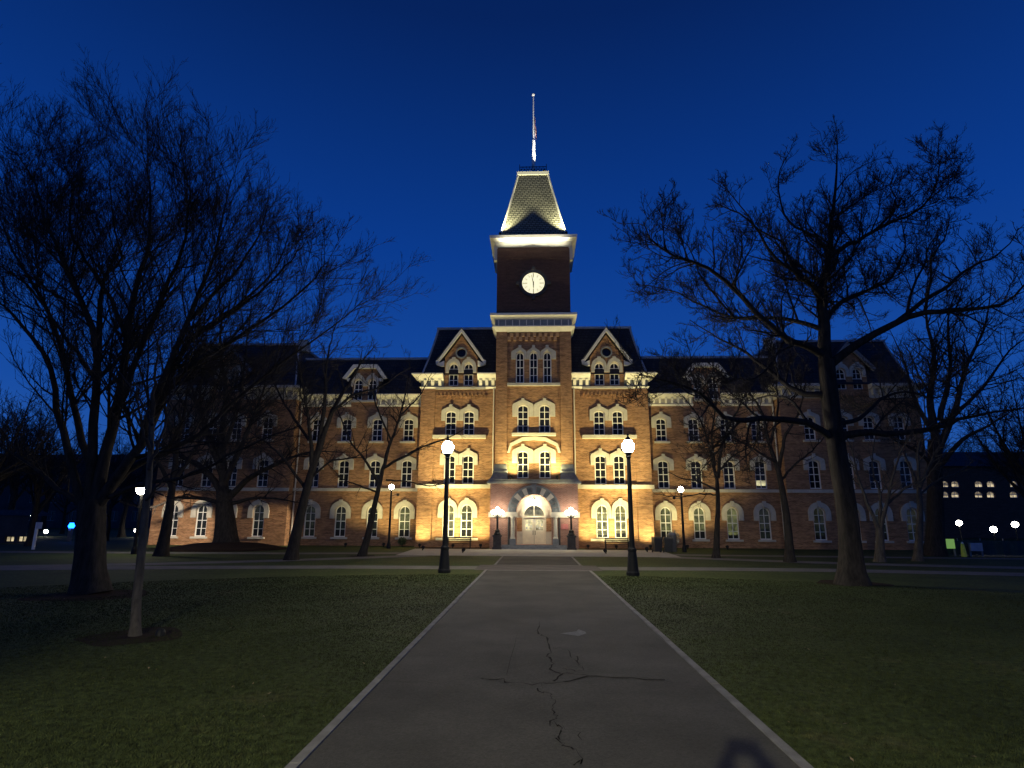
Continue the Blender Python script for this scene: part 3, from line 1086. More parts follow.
for q in range(12):
    a = q * math.pi / 6
    r0, r1 = (0.55, 0.96) if q % 3 == 0 else (0.62, 0.86)
    w = 0.028 if q % 3 == 0 else 0.02
    d, n_ = np.array([math.sin(a), math.cos(a)]), np.array([math.cos(a), -math.sin(a)])
    P = [d * r0 - n_ * w, d * r0 + n_ * w, d * r1 + n_ * w, d * r1 - n_ * w]
    mb.add([(p[0], -0.150, p[1]) for p in P], [(0, 1, 2, 3)])
mb.build('hour_marks', INK, HALL, (0, yC, 22.8))
HAND = mat('clock_hand', (0.03, 0.03, 0.03), 0.5)
for nm, ang, ln, w in (('minute_hand', R(348), 0.80, 0.04), ('hour_hand', R(179), 0.50, 0.055)):
    d, n_ = np.array([math.sin(ang), math.cos(ang)]), np.array([math.cos(ang), -math.sin(ang)])
    P = [d * -0.15 - n_ * w, d * -0.15 + n_ * w, d * ln + n_ * w * 0.4, d * ln - n_ * w * 0.4]
    MB().prism([tuple(p) for p in P], -0.175 - 0.01 * (nm == 'hour_hand'), -0.166 - 0.01 * (nm == 'hour_hand')).build(nm, HAND, HALL, (0, yC, 22.8))
# roof, cresting, flagpole
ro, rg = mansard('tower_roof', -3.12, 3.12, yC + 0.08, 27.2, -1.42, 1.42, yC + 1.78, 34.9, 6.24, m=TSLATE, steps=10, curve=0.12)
hips(rg, ro, 0.10, TRIM, 0.17)
mb = MB()
cy = yC + 3.2
for s in (-1, 1):
    for i in range(9):
        x = -1.3 + i * 0.325
        hgt = 0.95 if i % 4 == 0 else 0.72
        mb.tube([(x, cy + s * 1.3, 35.05), (x, cy + s * 1.3, 35.05 + hgt)], 0.03, 5)
        mb.tube([(s * 1.3, cy + x, 35.05), (s * 1.3, cy + x, 35.05 + hgt)], 0.03, 5)
    for z in (35.2, 35.7):
        mb.box(-1.33, 1.33, cy + s * 1.3 - 0.025, cy + s * 1.3 + 0.025, z - 0.03, z + 0.03)
        mb.box(s * 1.3 - 0.024, s * 1.3 + 0.024, cy - 1.27, cy + 1.27, z - 0.029, z + 0.029)
    for i in range(8):
        x = -1.3 + i * 0.325 + 0.16
        mb.box(x - 0.07, x + 0.07, cy + s * 1.3 - 0.02, cy + s * 1.3 + 0.02, 35.35, 35.52)
mb.build('iron_cresting', IRON, ro)
fp = MB().lathe([(0.20, 35.0), (0.19, 37), (0.17, 39.5), (0.10, 39.6), (0.06, 44.7)], 0.05, cy, 12).sphere((0.05, cy, 44.85), 0.17).build('flagpole', POLEW, HALL, smooth=False)
FLAG = mat('flag_cloth', (0.55, 0.5, 0.5), 0.8, 0.1, col2=(0.35, 0.05, 0.05), vscale=5)
mb = MB()
rows, colsn = 14, 9
v = []
for i in range(rows):
    t = i / (rows - 1)
    for j in range(colsn):
        s_ = j / (colsn - 1)
        x = 0.13 + s_ * 0.22 * (0.5 + t * 0.9) + 0.04 * math.sin(t * 9 + s_ * 3)
        y = cy + 0.12 * math.sin(s_ * 9 + t * 2)
        v.append((x, y, 42.6 - t * 2.2 - s_ * 0.9))
mb.add(v, [(i * colsn + j, i * colsn + j + 1, (i + 1) * colsn + j + 1, (i + 1) * colsn + j) for i in range(rows - 1) for j in range(colsn - 1)])
mb.build('flag', FLAG, fp, smooth=True)

# --- portico
zs = 2.86


def ring(r_, z, n=24, a0=0.0, a1=math.pi):
    return [(r_ * math.cos(a0 + (a1 - a0) * i / n), z + r_ * math.sin(a0 + (a1 - a0) * i / n)) for i in range(n + 1)]


opening = [(-1.42, 0.32)] + [(-x, z) for x, z in ring(1.42, zs)] + [(1.42, 0.32)]
mb = wall(MB(), [(-3.55, 0), (-3.55, 5.12), (3.55, 5.12), (3.55, 0)], yO, [opening], depth=1.3)
for s in (-1, 1):
    mb.add([(s * 3.55, yO, 0), (s * 3.55, yP, 0), (s * 3.55, yP, 5.12), (s * 3.55, yO, 5.12)], [(0, 1, 2, 3)])
mb.build('portico_wall', BRICKP, HALL)
mb = MB()
mb.box(-3.82, 3.82, yO - 0.25, yT + 0.4, 5.12, 5.28)
mb.box(-3.70, 3.70, yO - 0.14, yT + 0.4, 5.28, 5.44)
for s in (-1, 1):
    mb.box(*sorted((s * 3.56, s * 3.82)), yT + 0.4, yP - 0.02, 5.12, 5.28)
mb.build('portico_cap', GREYST, HALL)
for s in (-1, 1):
    a, b = sorted((s * 2.15, s * 3.62))
    a2, b2 = sorted((s * 2.22, s * 3.34))
    mb = MB().frustum((a, b, yO - 0.02, yT + 0.5), (a2, b2, yT - 0.25, yT + 0.5), 5.44, 6.05)
    mb.box(a2 - 0.05, b2 + 0.05, yT - 0.3, yT + 0.5, 6.05, 6.2)
    mb.frustum((a2, b2, yT - 0.22, yT + 0.5), (a2 + 0.05, b2 - 0.05, yT - 0.02, yT + 0.5), 6.2, 6.75)
    mb.build('buttress_plinth', GREYST, HALL)
# dark voussoir arch
mb = [MB(), MB()]
n = 15
for i in range(n):
    a0, a1 = math.pi * i / n + 0.006, math.pi * (i + 1) / n - 0.006
    pr = 0.12 + (0.03 if i % 2 else 0)
    mb[i in (3, 5, 9, 11)].band(ring(1.44, zs, 3, a0, a1), ring(2.0, zs, 3, a0, a1), yO - pr, yO + 0.01)
mb[0].build('entrance_arch', ARCHST, HALL)
mb[1].build('pale_voussoirs', PALE, HALL)
MB().band(ring(2.0, zs), ring(2.13, zs), yO - 0.2, yO + 0.01).build('arch_moulding', GREYST, HALL)
MB().prism([(-0.13, zs + 1.42), (0.13, zs + 1.42), (0.2, zs + 2.2), (-0.2, zs + 2.2)], yO - 0.24, yO - 0.205).build('keystone', GREYST, HALL)
# back wall of the porch: pale stone, brick cheeks, doorway
yB = yO + 1.28
dh = [(-0.93, 0.32)] + [(-x, z) for x, z in ring(0.93, 2.56)] + [(0.93, 0.32)]
wall(MB(), [(-1.6, 0.3), (-1.6, 4.6), (1.6, 4.6), (1.6, 0.3)], yB, [dh], depth=0.3).build('porch_wall', PALE, HALL)
for s in (-1, 1):
    MB().box(*sorted((s * 1.0, s * 1.41)), yB - 0.03, yB - 0.002, 1.32, 2.42).build('brick_panel', BRICK, HALL)
MB().band(ring(0.95, 2.56), ring(1.16, 2.56), yB - 0.12, yB - 0.003).build('door_arch', PALE, HALL)
df = MB()
for s in (-1, 1):
    df.box(*sorted((s * 0.86, s * 0.95)), yB - 0.05, yB + 0.2, 0.32, 2.56)
df.box(-0.86, 0.86, yB - 0.05, yB + 0.2, 2.44, 2.58)
df.band(ring(0.82, 2.58), ring(0.95, 2.58), yB - 0.05, yB + 0.2)
df.box(-0.03, 0.03, yB - 0.02, yB + 0.15, 2.58, 3.40)
df.build('door_frame', DOOR, HALL)
link('fanlight', MB().add([(x, 0, z) for x, z in ring(0.83, 0)], [tuple(range(25))]).mesh('fanlight', P_FAN), HALL, (0, yB + 0.12, 2.58))
for s in (-1, 1):
    d = MB()
    xa, xb = sorted((s * 0.012, s * 0.855))
    d.box(xa, xb, yB + 0.06, yB + 0.12, 0.33, 1.42)
    d.box(xa, xb, yB + 0.06, yB + 0.12, 2.28, 2.43)
    d.box(xa, xa + 0.13, yB + 0.06, yB + 0.12, 1.42, 2.28)
    d.box(xb - 0.13, xb, yB + 0.06, yB + 0.12, 1.42, 2.28)
    for z0, z1 in ((0.45, 0.82), (0.92, 1.32)):
        d.box(xa + 0.12, xb - 0.12, yB + 0.042, yB + 0.058, z0, z1)
    do = d.build('door', DOOR, HALL)
    link('door_pane', MB().add([(xa + 0.13, 0, 0), (xb - 0.13, 0, 0), (xb - 0.13, 0, 0.86), (xa + 0.13, 0, 0.86)], [(0, 1, 2, 3)]).mesh('door_pane', P_DOOR), do, (0, yB + 0.1, 1.42))
    MB().tube([(s * 0.09, yB + 0.0, 1.05), (s * 0.09, yB - 0.0, 1.4)], 0.022, 6).build('door_handle', IRON, do)
    nb = MB()
    for k in range(3):
        x0 = xa + 0.17 + 0.19 * k
        z0 = 1.5 + 0.13 * ((k * 2 + (s > 0)) % 3)
        nb.box(x0, x0 + 0.15, yB + 0.085, yB + 0.092, z0, z0 + 0.2)
    nb.build('paper_notice', mat('paper', (0.65, 0.62, 0.5), 0.9), do)
# impost band, columns
mb = MB()
for s in (-1, 1):
    a, b = sorted((s * 1.40, s * 3.66))
    mb.box(a, b, yO - 0.16, yO + 0.02, 2.44, 2.86)
    mb.box(*sorted((s * 1.36, s * 2.12)), yO - 0.34, yO - 0.165, 2.5, 2.84)
mb.build('impost_band', STONE, HALL)
for s in (-1, 1):
    x = s * 1.70
    mb = MB().box(x - 0.24, x + 0.24, yO - 0.45, yO - 0.02, 0.0, 0.78)
    mb.build('column_pedestal', GREYST, HALL)
    mb = MB().lathe([(0.2, 0.78), (0.2, 0.86), (0.155, 0.95), (0.14, 2.3), (0.2, 2.42), (0.2, 2.498)], x, yO - 0.24, 14)
    mb.build('column', STONE, HALL, smooth=False)
    mb = MB().lathe([(0.08, 0.3), (0.08, 2.44)], s * 2.02, yO - 0.07, 10)
    mb.build('colonnette', DARKST, HALL)
mb = MB()
for k in range(3):
    mb.box(-2.62 + 0.02 * k, 2.62 - 0.02 * k, yO - 1.15 + 0.36 * k, yO - 0.46 if k < 2 else yO - 0.004, 0.105 * k, 0.105 * (k + 1))
mb.box(-1.41, 1.41, yO, yB + 0.3, 0.0, 0.318)
mb.build('entrance_steps', GREYST, HALL)
PINK = mat('plaque_enamel', (0.42, 0.14, 0.12), 0.5, 0.3, var=0.2, vscale=9)
MB().box(2.16, 2.72, yO - 0.06, yO - 0.002, 1.53, 1.95).build('wall_plaque', PINK, HALL)
MB().lathe([(0.03, 3.98), (0.2, 3.9), (0.22, 3.86)], 0, yO + 0.35, 10).tube([(0, yO + 0.35, 3.98), (0, yO + 0.35, 4.27)], 0.02, 5).build('lantern_hood', IRON, HALL)
MB().sphere((0, yO + 0.35, 3.68), 0.2, 14, 8).build('lantern_globe', GLOBEL, HALL, smooth=True)


# ------------------------------------------------------------------ lamps and floodlights
def spot(parent, loc, target, power, cone, color=WARM, blend=0.6, radius=0.06):
    ld = bpy.data.lights.new('spot', 'SPOT')
    ld.energy = power * FLOOD_K
    ld.color = color
    ld.spot_size = R(cone)
    ld.spot_blend = blend
    ld.shadow_soft_size = radius
    o = bpy.data.objects.new('spot', ld)
    COL.objects.link(o)
    o.parent = parent
    o.location = loc
    d = Vector(target)
    o.rotation_euler = d.to_track_quat('-Z', 'Y').to_euler()
    return o


FL_LENS = mat('flood_lens', (0.3, 0.28, 0.2), 0.2, 0.5)


def floodlight(loc, aim, power, cone, label, color=WARM, blend=0.7):
    """loc = foot of the fixture in world space, aim = world point"""
    f = empty('floodlight', loc, label, 'floodlight', 'floodlights trained on the hall')
    d = (Vector(aim) - Vector(loc)).normalized()
    q = d.to_track_quat('Z', 'Y')
    mb = MB().lathe([(0.09, 0.0), (0.12, 0.05), (0.13, 0.18), (0.10, 0.18), (0.10, 0.14)], n=12)
    h = mb.build('housing', IRON, f, (0, 0, 0.12))
    h.rotation_euler = q.to_euler()
    MB().lathe([(0.095, 0.0), (0.095, 0.01)], n=12).build('lens', FL_LENS, h, (0, 0, 0.135))
    MB().box(-0.04, 0.04, -0.04, 0.04, 0, 0.1).build('bracket', IRON, f)
    spot(f, Vector((0, 0, 0.12)) + d * 0.22, d, power, cone, color, blend)
    return f


for s, side in ((-1, 'left'), (1, 'right')):
    floodlight((XC + s * 9.3, YC - 1.25, 0.02), (XC + s * 9.3, YC + 0.4, 6.0), 800, 150, 'small ground floodlight at the %s corner of the central pavilion' % side, blend=1)
    floodlight((XC + s * 6.5, YC - 1.9, 0.02), (XC + s * 6.4, YC + 0.5, 6.8), 2000, 150, 'small ground floodlight under the %s pair of ground floor pavilion windows' % side, blend=1)
    floodlight((XC + s * 8.2, YC - 5.8, 0.02), (XC + s * 6.6, YC, 8.2), 10800, 60, 'small tight beam floodlight at the walk edge before the %s pavilion windows' % side, blend=1)
    floodlight((XC + s * 4.3, YC - 1.5, 0.02), (XC + s * 4.8, YC + 0.4, 6.0), 1000, 140, 'small ground floodlight between the %s bench and the porch' % side, blend=1)
    floodlight((XC + s * 12.4, YC - 0.6, 0.02), (XC + s * 12.2, YC + 2.4, 7.0), 900, 120, 'small ground floodlight in the grass by the inner %s wing window' % side, blend=1)
    floodlight((XC + s * 15.4, YC - 1.2, 0.02), (XC + s * 14.6, YC + 2.2, 7.0), 420, 100, 'small ground floodlight in the grass before the middle of the %s wing' % side, blend=1)
    floodlight((XC + s * 1.9, YC + yT - 0.72, 5.46), (XC + s * 1.2, YC + yT + 0.2, 9.0), 900, 140, 'small floodlight on the %s end of the porch roof' % side, blend=1)
    floodlight((XC + s * 4.9, YC - 8.6, 0.02), (XC + s * 0.6, YC + yT, 8.6), 8500, 30, 'small tight beam floodlight on the lawn edge %s of the entrance aimed at the tower' % side, blend=1)
    floodlight((XC + s * 3.0, YC + yC - 0.60, 27.22), (XC + s * 1.9, YC + yC + 1.2, 33), 3800, 74, 'small floodlight on the %s corner of the clock stage cornice' % side, (1, 0.95, 0.58))
_o = empty('linear_floodlight', (XC, YC + yT - 0.36, 19.86), 'long slim floodlight bar lying along the lower tower cornice below the clock', 'floodlight', 'floodlights trained on the hall')
MB().box(-2.9, 2.9, -0.06, 0.06, 0.0, 0.06).build('housing', IRON, _o)
_ld = bpy.data.lights.new('strip', 'AREA')
_ld.shape = 'RECTANGLE'
_ld.size, _ld.size_y = 5.7, 0.08
_ld.energy = 170
_ld.spread = R(14)
_ld.color = (1.0, 0.95, 0.72)
_lo = bpy.data.objects.new('strip', _ld)
COL.objects.link(_lo)
_lo.parent = _o
_lo.location = (0, 0, 0.075)
_lo.rotation_euler = (math.pi + R(2.5), 0, 0)
floodlight((XC + 1.1, YC + yC + 2.0, 35.1), (XC + 0.1, YC + yC + 3.2, 41), 4200, 50, 'small floodlight on the tower top beside the flagpole', (1, 0.97, 0.88))


def lamp_tall(x, y, label, group='tall black lamp posts beside the path'):
    o = empty('street_lamp', (x, y, 0), label, 'lamp post', group)
    MB().lathe([(0.27, 0), (0.28, 0.12), (0.24, 0.18), (0.21, 0.55), (0.17, 0.95), (0.19, 1.0), (0.19, 1.06), (0.13, 1.12), (0.115, 1.2), (0.085, 4.85), (0.12, 4.9), (0.10, 4.98), (0.15, 5.05), (0.17, 5.1)], n=16).build('post', IRON, o, smooth=False)
    MB().lathe([(0.14, 5.1), (0.22, 5.20), (0.265, 5.34), (0.25, 5.46), (0.14, 5.62)], n=16).build('globe', GLOBE, o, smooth=True)
    MB().lathe([(0.17, 5.62), (0.13, 5.68), (0.06, 5.75), (0.03, 5.80), (0.045, 5.86), (0.01, 5.92)], n=12).build('finial', IRON, o)
    return o


lamp_tall(-4.02, 26.5, 'tall black lamp post with a glowing globe on the lawn left of the main path')
lamp_tall(3.92, 26.0, 'tall black lamp post with a glowing globe on the lawn right of the main path')
_o = lamp_tall(-3.0, -9.95, 'tall black lamp post with an added unseen floodlight on the path behind the photographer')
MB().tube([(0, 0.05, 4.95), (0, 0.3, 5.35), (0, 0.5, 5.45)], 0.03, 6).lathe([(0.1, 5.32), (0.14, 5.36), (0.14, 5.46), (0.05, 5.54)], 0, 0.5, 12).build('added_floodlight', IRON, _o)
spot(_o, (0.0, 0.5, 5.28), (0.22, 1.0, -0.66), 14000, 69, (1.0, 0.93, 0.62), 0.45, 0.08)  # strong unseen spot added to brighten the near path; no such fixture known


def lamp_small(x, y, label, h=4.7, arm=0):
    o = empty('street_lamp', (x, y, 0), label, 'lamp post', 'slim lamp posts around the hall')
    MB().lathe([(0.17, 0), (0.16, 0.3), (0.10, 0.5), (0.075, h - 0.4), (0.11, h - 0.35), (0.09, h - 0.28)], n=12).build('post', IRON, o)
    MB().lathe([(0.10, h - 0.28), (0.19, h - 0.16), (0.19, h - 0.02), (0.12, h + 0.1)], n=12).build('globe', GLOBEA, o, smooth=True)
    MB().lathe([(0.16, h + 0.1), (0.09, h + 0.2), (0.02, h + 0.3)], n=10).build('finial', IRON, o)
    if arm:
        MB().tube([(0, 0, h - 0.75), (arm * 0.5, -0.05, h - 0.72)], 0.025, 5).lathe([(0.05, h - 0.82), (0.11, h - 0.76), (0.11, h - 0.6)], arm * 0.55, -0.05, 8).build('side_fitting', IRON, o)
    return o


GLOBEC = mat('lit_hooded_lens', (0.9, 0.9, 0.9), 0.3, 0.2, emit=(1.0, 0.92, 0.78), estr=420)
GLOBEA = mat('lit_acorn_globe', (0.9, 0.9, 0.9), 0.3, 0.2, emit=(1.0, 0.90, 0.70), estr=90)
_o = lamp_small(-11.6, 48.0, 'slim lamp post in front of the left wing beside a leaning bare tree', 4.85, 1)
spot(_o, (-0.4, 0.1, 4.3), (-12.0, 3.3, -3.6), 5200, 27, (1.0, 0.84, 0.60), 0.5, 0.12)
lamp_small(10.75, 45.5, 'slim lamp post in front of the right wing near the dark bins', 4.6, -1)
_lp = at(141.5, 491, 38.0)
LH = _lp[2]
_o = empty('street_lamp', (_lp[0], 38.1, 0), 'slim lamp post with a flat hood near the far left end of the brick hall', 'lamp post', 'slim lamp posts around the hall')
MB().lathe([(0.17, 0), (0.16, 0.3), (0.10, 0.5), (0.075, 0.48 + LH)], n=12).build('post', IRON, _o)
MB().lathe([(0.43, 0.18 + LH), (0.44, 0.30 + LH), (0.3, 0.50 + LH), (0.02, 0.58 + LH)], 0.0, -0.1, n=16).build('hood', IRON, _o)
MB().lathe([(0.04, LH - 0.22), (0.22, LH - 0.16), (0.32, LH), (0.34, 0.17 + LH)], 0.0, -0.1, n=16).build('globe', GLOBEA, _o, smooth=True)
spot(_o, (-0.16, 0.44, LH - 0.1), (-5.4, 13.3, -2.6), 9000, 28, (1.0, 0.86, 0.70), 0.35, 0.15)


def candelabra(x, label):
    o = empty('candelabra_lamp', (x, YC + yO - 1.0, 0), label, 'lamp', 'five globe lamps flanking the entrance steps')
    MB().box(-0.36, 0.36, -0.36, 0.36, 0, 0.16).box(-0.30, 0.30, -0.30, 0.30, 0.16, 0.95).box(-0.36, 0.36, -0.36, 0.36, 0.95, 1.08).build('pedestal', DARKST, o)
    mb = MB().lathe([(0.26, 1.08), (0.28, 1.16), (0.18, 1.3), (0.2, 1.42), (0.09, 1.52), (0.07, 2.5), (0.11, 2.56), (0.05, 2.62), (0.05, 2.9)], n=14)
    for q in range(4):
        a = q * math.pi / 2 + 0.5
        mb.tube([(0, 0, 2.5), (0.2 * math.cos(a), 0.2 * math.sin(a), 2.46), (0.36 * math.cos(a), 0.36 * math.sin(a), 2.56), (0.38 * math.cos(a), 0.38 * math.sin(a), 2.68)], 0.03, 6)
    mb.build('post', IRON, o)
    for q in range(5):
        a = q * math.pi / 2 + 0.5
        r_, z = (0.38, 2.83) if q < 4 else (0.0, 3.06)
        MB().sphere((r_ * math.cos(a), r_ * math.sin(a), z), 0.16, 12, 8).build('globe', GLOBE2, o, smooth=True)
    return o


candelabra(-3.08, 'five globe iron lamp on a stone pedestal left of the entrance steps')
candelabra(2.70, 'five globe iron lamp on a stone pedestal right of the entrance steps')


# ------------------------------------------------------------------ benches, bins, shrubs
def bench(x, y, label):
    o = empty('park_bench', (x, y, 0), label, 'bench', 'benches under the pavilion windows')
    mb = MB()
    for k in range(4):
        mb.box(-0.95, 0.95, -0.22 + k * 0.12, -0.12 + k * 0.12, 0.42, 0.46)
    mb.build('seat', WOOD, o)
    mb = MB()
    for k in range(3):
        mb.box(-0.95, 0.95, 0.27 + 0.02 * k, 0.30 + 0.02 * k, 0.54 + k * 0.13, 0.64 + k * 0.13)
    mb.build('backrest', WOOD, o)
    for s in (-1, 1):
        MB().box(s * 0.88 - 0.03, s * 0.88 + 0.03, -0.22, -0.16, 0, 0.42).build('leg', IRON, o)
        MB().box(s * 0.88 - 0.03, s * 0.88 + 0.03, 0.2, 0.262, 0, 0.9).build('leg', IRON, o)
        MB().box(s * 0.88 - 0.035, s * 0.88 + 0.035, -0.24, 0.2, 0.62, 0.66).box(s * 0.88 - 0.025, s * 0.88 + 0.025, -0.22, -0.17, 0.461, 0.62).build('armrest', IRON, o)
    return o


b1 = gnd(460, 552)
bench(-6.1, 48.25, 'dark slatted bench left of the entrance behind the tall lamp post')
bench(6.25, 48.25, 'dark slatted bench right of the entrance under the lit window pair')
CARTS = 'wheeled bins by the right wing corner'


def cart(x, y, label, rz):
    o = empty('wheeled_bin', (x, y, 0), label, 'bin', CARTS, rz)
    MB().frustum((-0.24, 0.24, -0.28, 0.28), (-0.31, 0.31, -0.36, 0.36), 0.08, 1.0).build('body', BIN, o)
    MB().frustum((-0.34, 0.34, -0.40, 0.38), (-0.26, 0.26, -0.3, 0.3), 1.003, 1.09).build('lid', BIN, o)
    for s in (-1, 1):
        w = MB().lathe([(0.11, -0.03), (0.11, 0.03)], n=12).build('wheel', BIN, o, (s * 0.29, 0.25, 0.11))
        w.rotation_euler = (0, math.pi / 2, 0)
    return o


cart(8.62, 44.6, 'dark wheeled bin, the left one of the two beside the concrete pillar', 0.1)
cart(9.35, 44.4, 'dark wheeled bin, the right one of the two beside the concrete pillar', -0.06)
o = empty('litter_bin', (10.0, 45.9, 0), 'grey round topped concrete litter pillar right of the two dark bins', 'bin')
MB().lathe([(0.28, 0), (0.30, 0.06), (0.29, 0.2), (0.28, 1.2)], n=20).build('body', CONC, o)
MB().lathe([(0.30, 1.2), (0.29, 1.28), (0.2, 1.38), (0.02, 1.42)], n=20).build('lid', GREYST, o)


def shrub(x, y, h, label, leafm, n=260, spread=0.5):
    o = empty('flowering_shrub', (x, y, 0), label, 'shrub')
    st = MB()
    for k in range(7):
        a = RNG.uniform(0, 6.28)
        st.tube([(0, 0, 0), (0.1 * math.cos(a), 0.1 * math.sin(a), h * 0.4), (spread * 0.7 * math.cos(a), spread * 0.7 * math.sin(a), h * 0.85)], [0.02, 0.014, 0.005], 4)
    st.build('stem', BARK, o)
    C = RNG.normal(0, 1, (n, 3))
    C /= np.linalg.norm(C, axis=1, keepdims=True)
    C *= RNG.uniform(0.3, 1, (n, 1)) ** 0.6
    C = C * np.array([spread, spread, h * 0.42]) + np.array([0, 0, h * 0.6])
    A, B_ = RNG.normal(0, 0.05, (n, 3)), RNG.normal(0, 0.05, (n, 3))
    V = np.stack([C - A, C + B_, C + A, C - B_], 1).reshape(-1, 3)
    link('blossom', fast_mesh('blossom', V, np.arange(4 * n).reshape(-1, 4), leafm, False), o)


BLOS = mat('pale_blossom', (0.55, 0.50, 0.36), 0.8, 0.1, col2=(0.16, 0.15, 0.06), vscale=6)
EVER = mat('evergreen_leaf', (0.06, 0.08, 0.03), 0.7, 0.2, var=0.4, vscale=9)
shrub(10.95, 49.6, 1.45, 'small pale blossoming shrub by the right wing beside the slim lamp post', BLOS, 240, 0.5)
shrub(-11.1, 50.6, 0.8, 'low dark shrub at the foot of the left wing near its lamp post', EVER, 260, 0.35)


# ------------------------------------------------------------------ trees
def kids(P, Rr, per, rat, ang, trop, n, t0=0.15, jit=0.22, tip=0.25, rr=0.55, rmin=0.006, grow_len=None, shrink=0.5):
    """sprout one generation of branches from polylines P (B, m, 3)"""
    B, m, _ = P.shape
    seg = np.linalg.norm(np.diff(P, axis=1), axis=2)
    Ln = seg.sum(1)
    cnt = np.maximum(1, RNG.poisson(np.clip(per * Ln if grow_len is None else np.full(B, per), 0.5, 60)))
    idx = np.repeat(np.arange(B), cnt)
    t = t0 + (1 - t0) * RNG.random(len(idx)) ** 0.78
    ft = t * (m - 1)
    i0 = np.minimum(ft.astype(int), m - 2)
    fr = (ft - i0)[:, None]
    p = P[idx, i0] * (1 - fr) + P[idx, i0 + 1] * fr
    T = P[idx, i0 + 1] - P[idx, i0]
    T /= np.linalg.norm(T, axis=1, keepdims=True) + 1e-9
    r0 = (Rr[idx, i0] * (1 - fr[:, 0]) + Rr[idx, i0 + 1] * fr[:, 0])
    X = RNG.normal(0, 1, (len(idx), 3))
    X -= (X * T).sum(1, keepdims=True) * T
    X[:, 2] += 0.25
    X -= (X * T).sum(1, keepdims=True) * T
    X /= np.linalg.norm(X, axis=1, keepdims=True) + 1e-9
    a = np.radians(RNG.normal(ang, 10, len(idx)))[:, None]
    d = np.cos(a) * T + np.sin(a) * X
    L = (Ln[idx] if grow_len is None else grow_len) * rat * (1 - shrink * t) * RNG.uniform(0.55, 1.15, len(idx))
    out = np.zeros((len(idx), n, 3))
    out[:, 0] = p
    for k in range(1, n):
        d = d + RNG.normal(0, jit, d.shape)
        d[:, 2] += trop
        d /= np.linalg.norm(d, axis=1, keepdims=True)
        out[:, k] = out[:, k - 1] + d * (L / (n - 1))[:, None]
    rb = np.maximum(rmin, np.minimum(r0 * rr, 0.02 + L * 0.014))
    tt = np.linspace(0, 1, n)[None]
    return out, np.maximum(rmin * 0.6, rb[:, None] * (1 - (1 - tip) * tt))


def resample(pts, n, wob=0.0):
    p = np.array(pts, float)
    # Catmull-Rom through the traced points
    q = np.vstack([2 * p[0] - p[1], p, 2 * p[-1] - p[-2]])
    out = []
    m = len(p) - 1
    for t in np.linspace(0, m, n):
        i = min(int(t), m - 1)
        f = t - i
        a, b, c, d = q[i], q[i + 1], q[i + 2], q[i + 3]
        out.append(0.5 * ((2 * b) + (c - a) * f + (2 * a - 5 * b + 4 * c - d) * f * f + (3 * b - a - 3 * c + d) * f ** 3))
    out = np.array(out)
    if wob:
        out[1:] += RNG.normal(0, wob, out[1:].shape)
    return out


def tree(label, base, limbs, gens, group, bark=BARK, cat='tree', twigm=TWIG, flare=1.5, limbm=None):
    """limbs[0] is the trunk: (points, r0, r1). gens = keyword sets for kids(), one per generation"""
    base = np.array(base, float)
    o = empty('bare_tree', tuple(base), label, cat, group)
    tp, r0, r1 = limbs[0]
    n = 18
    T = resample(tp, n, 0.003) - base
    T[0] = (T[0][0], T[0][1], -0.05)
    tt = np.linspace(0, 1, n)
    rad = r0 + (r1 - r0) * tt
    hgt = np.linalg.norm(T - T[0], axis=1)
    rad = rad * (1 + (flare - 1) * np.exp(-hgt / (r0 * 1.6)))
    V, Q = tubes(T[None], rad[None], 18)
    # buttressed, ridged surface
    ctr = np.repeat(T, 18, axis=0)
    ang = np.tile(np.arange(18), n)
    wv = 1 + 0.06 * np.sin(ang * 2 * np.pi / 18 * 4 + 0.7) + 0.05 * np.sin(ang * 2 * np.pi / 18 * 7 + np.repeat(hgt, 18) * 0.8) + RNG.normal(0, 0.012, len(V))
    V = ctr + (V - ctr) * wv[:, None]
    link('trunk', fast_mesh('trunk', V, Q, bark), o)
    Ps, Rs = [], []
    for pts, a, b in limbs[1:]:
        m = 16
        Ps.append(resample(pts, m, 0.02) - base)
        t = np.linspace(0, 1, m)
        Rs.append(b + (a - b) * (1 - t) ** 1.15)
    src_P, src_R = np.array(Ps), np.array(Rs)
    V, Q = tubes(src_P, src_R, 9)
    BV, BQ, off = [V], [Q], len(V)
    TV, TQ, toff = [], [], 0
    for gi, g in enumerate(gens):
        g = dict(g)
        k = g.pop('k', 4)
        extra = g.pop('with_trunk', False)
        P, Rr = kids(src_P, src_R, **g)
        V, Q = tubes(P, Rr, k)
        if gi < 1:
            BV.append(V)
            BQ.append(Q + off)
            off += len(V)
        else:
            TV.append(V)
            TQ.append(Q + toff)
            toff += len(V)
        src_P, src_R = P, Rr
    link('branches', fast_mesh('branches', np.vstack(BV), np.vstack(BQ), limbm or bark), o)
    if TV:
        link('twigs', fast_mesh('twigs', np.vstack(TV), np.vstack(TQ), twigm), o)
    return o


def lift(px, Y, d0, d1):
    """photo pixels -> a limb that starts at depth offset d0 and drifts to d1 from the trunk plane"""
    n = len(px)
    return [at(u, v, Y + d0 + (d1 - d0) * (i / max(1, n - 1)) ** 1.2) for i, (u, v) in enumerate(px)]


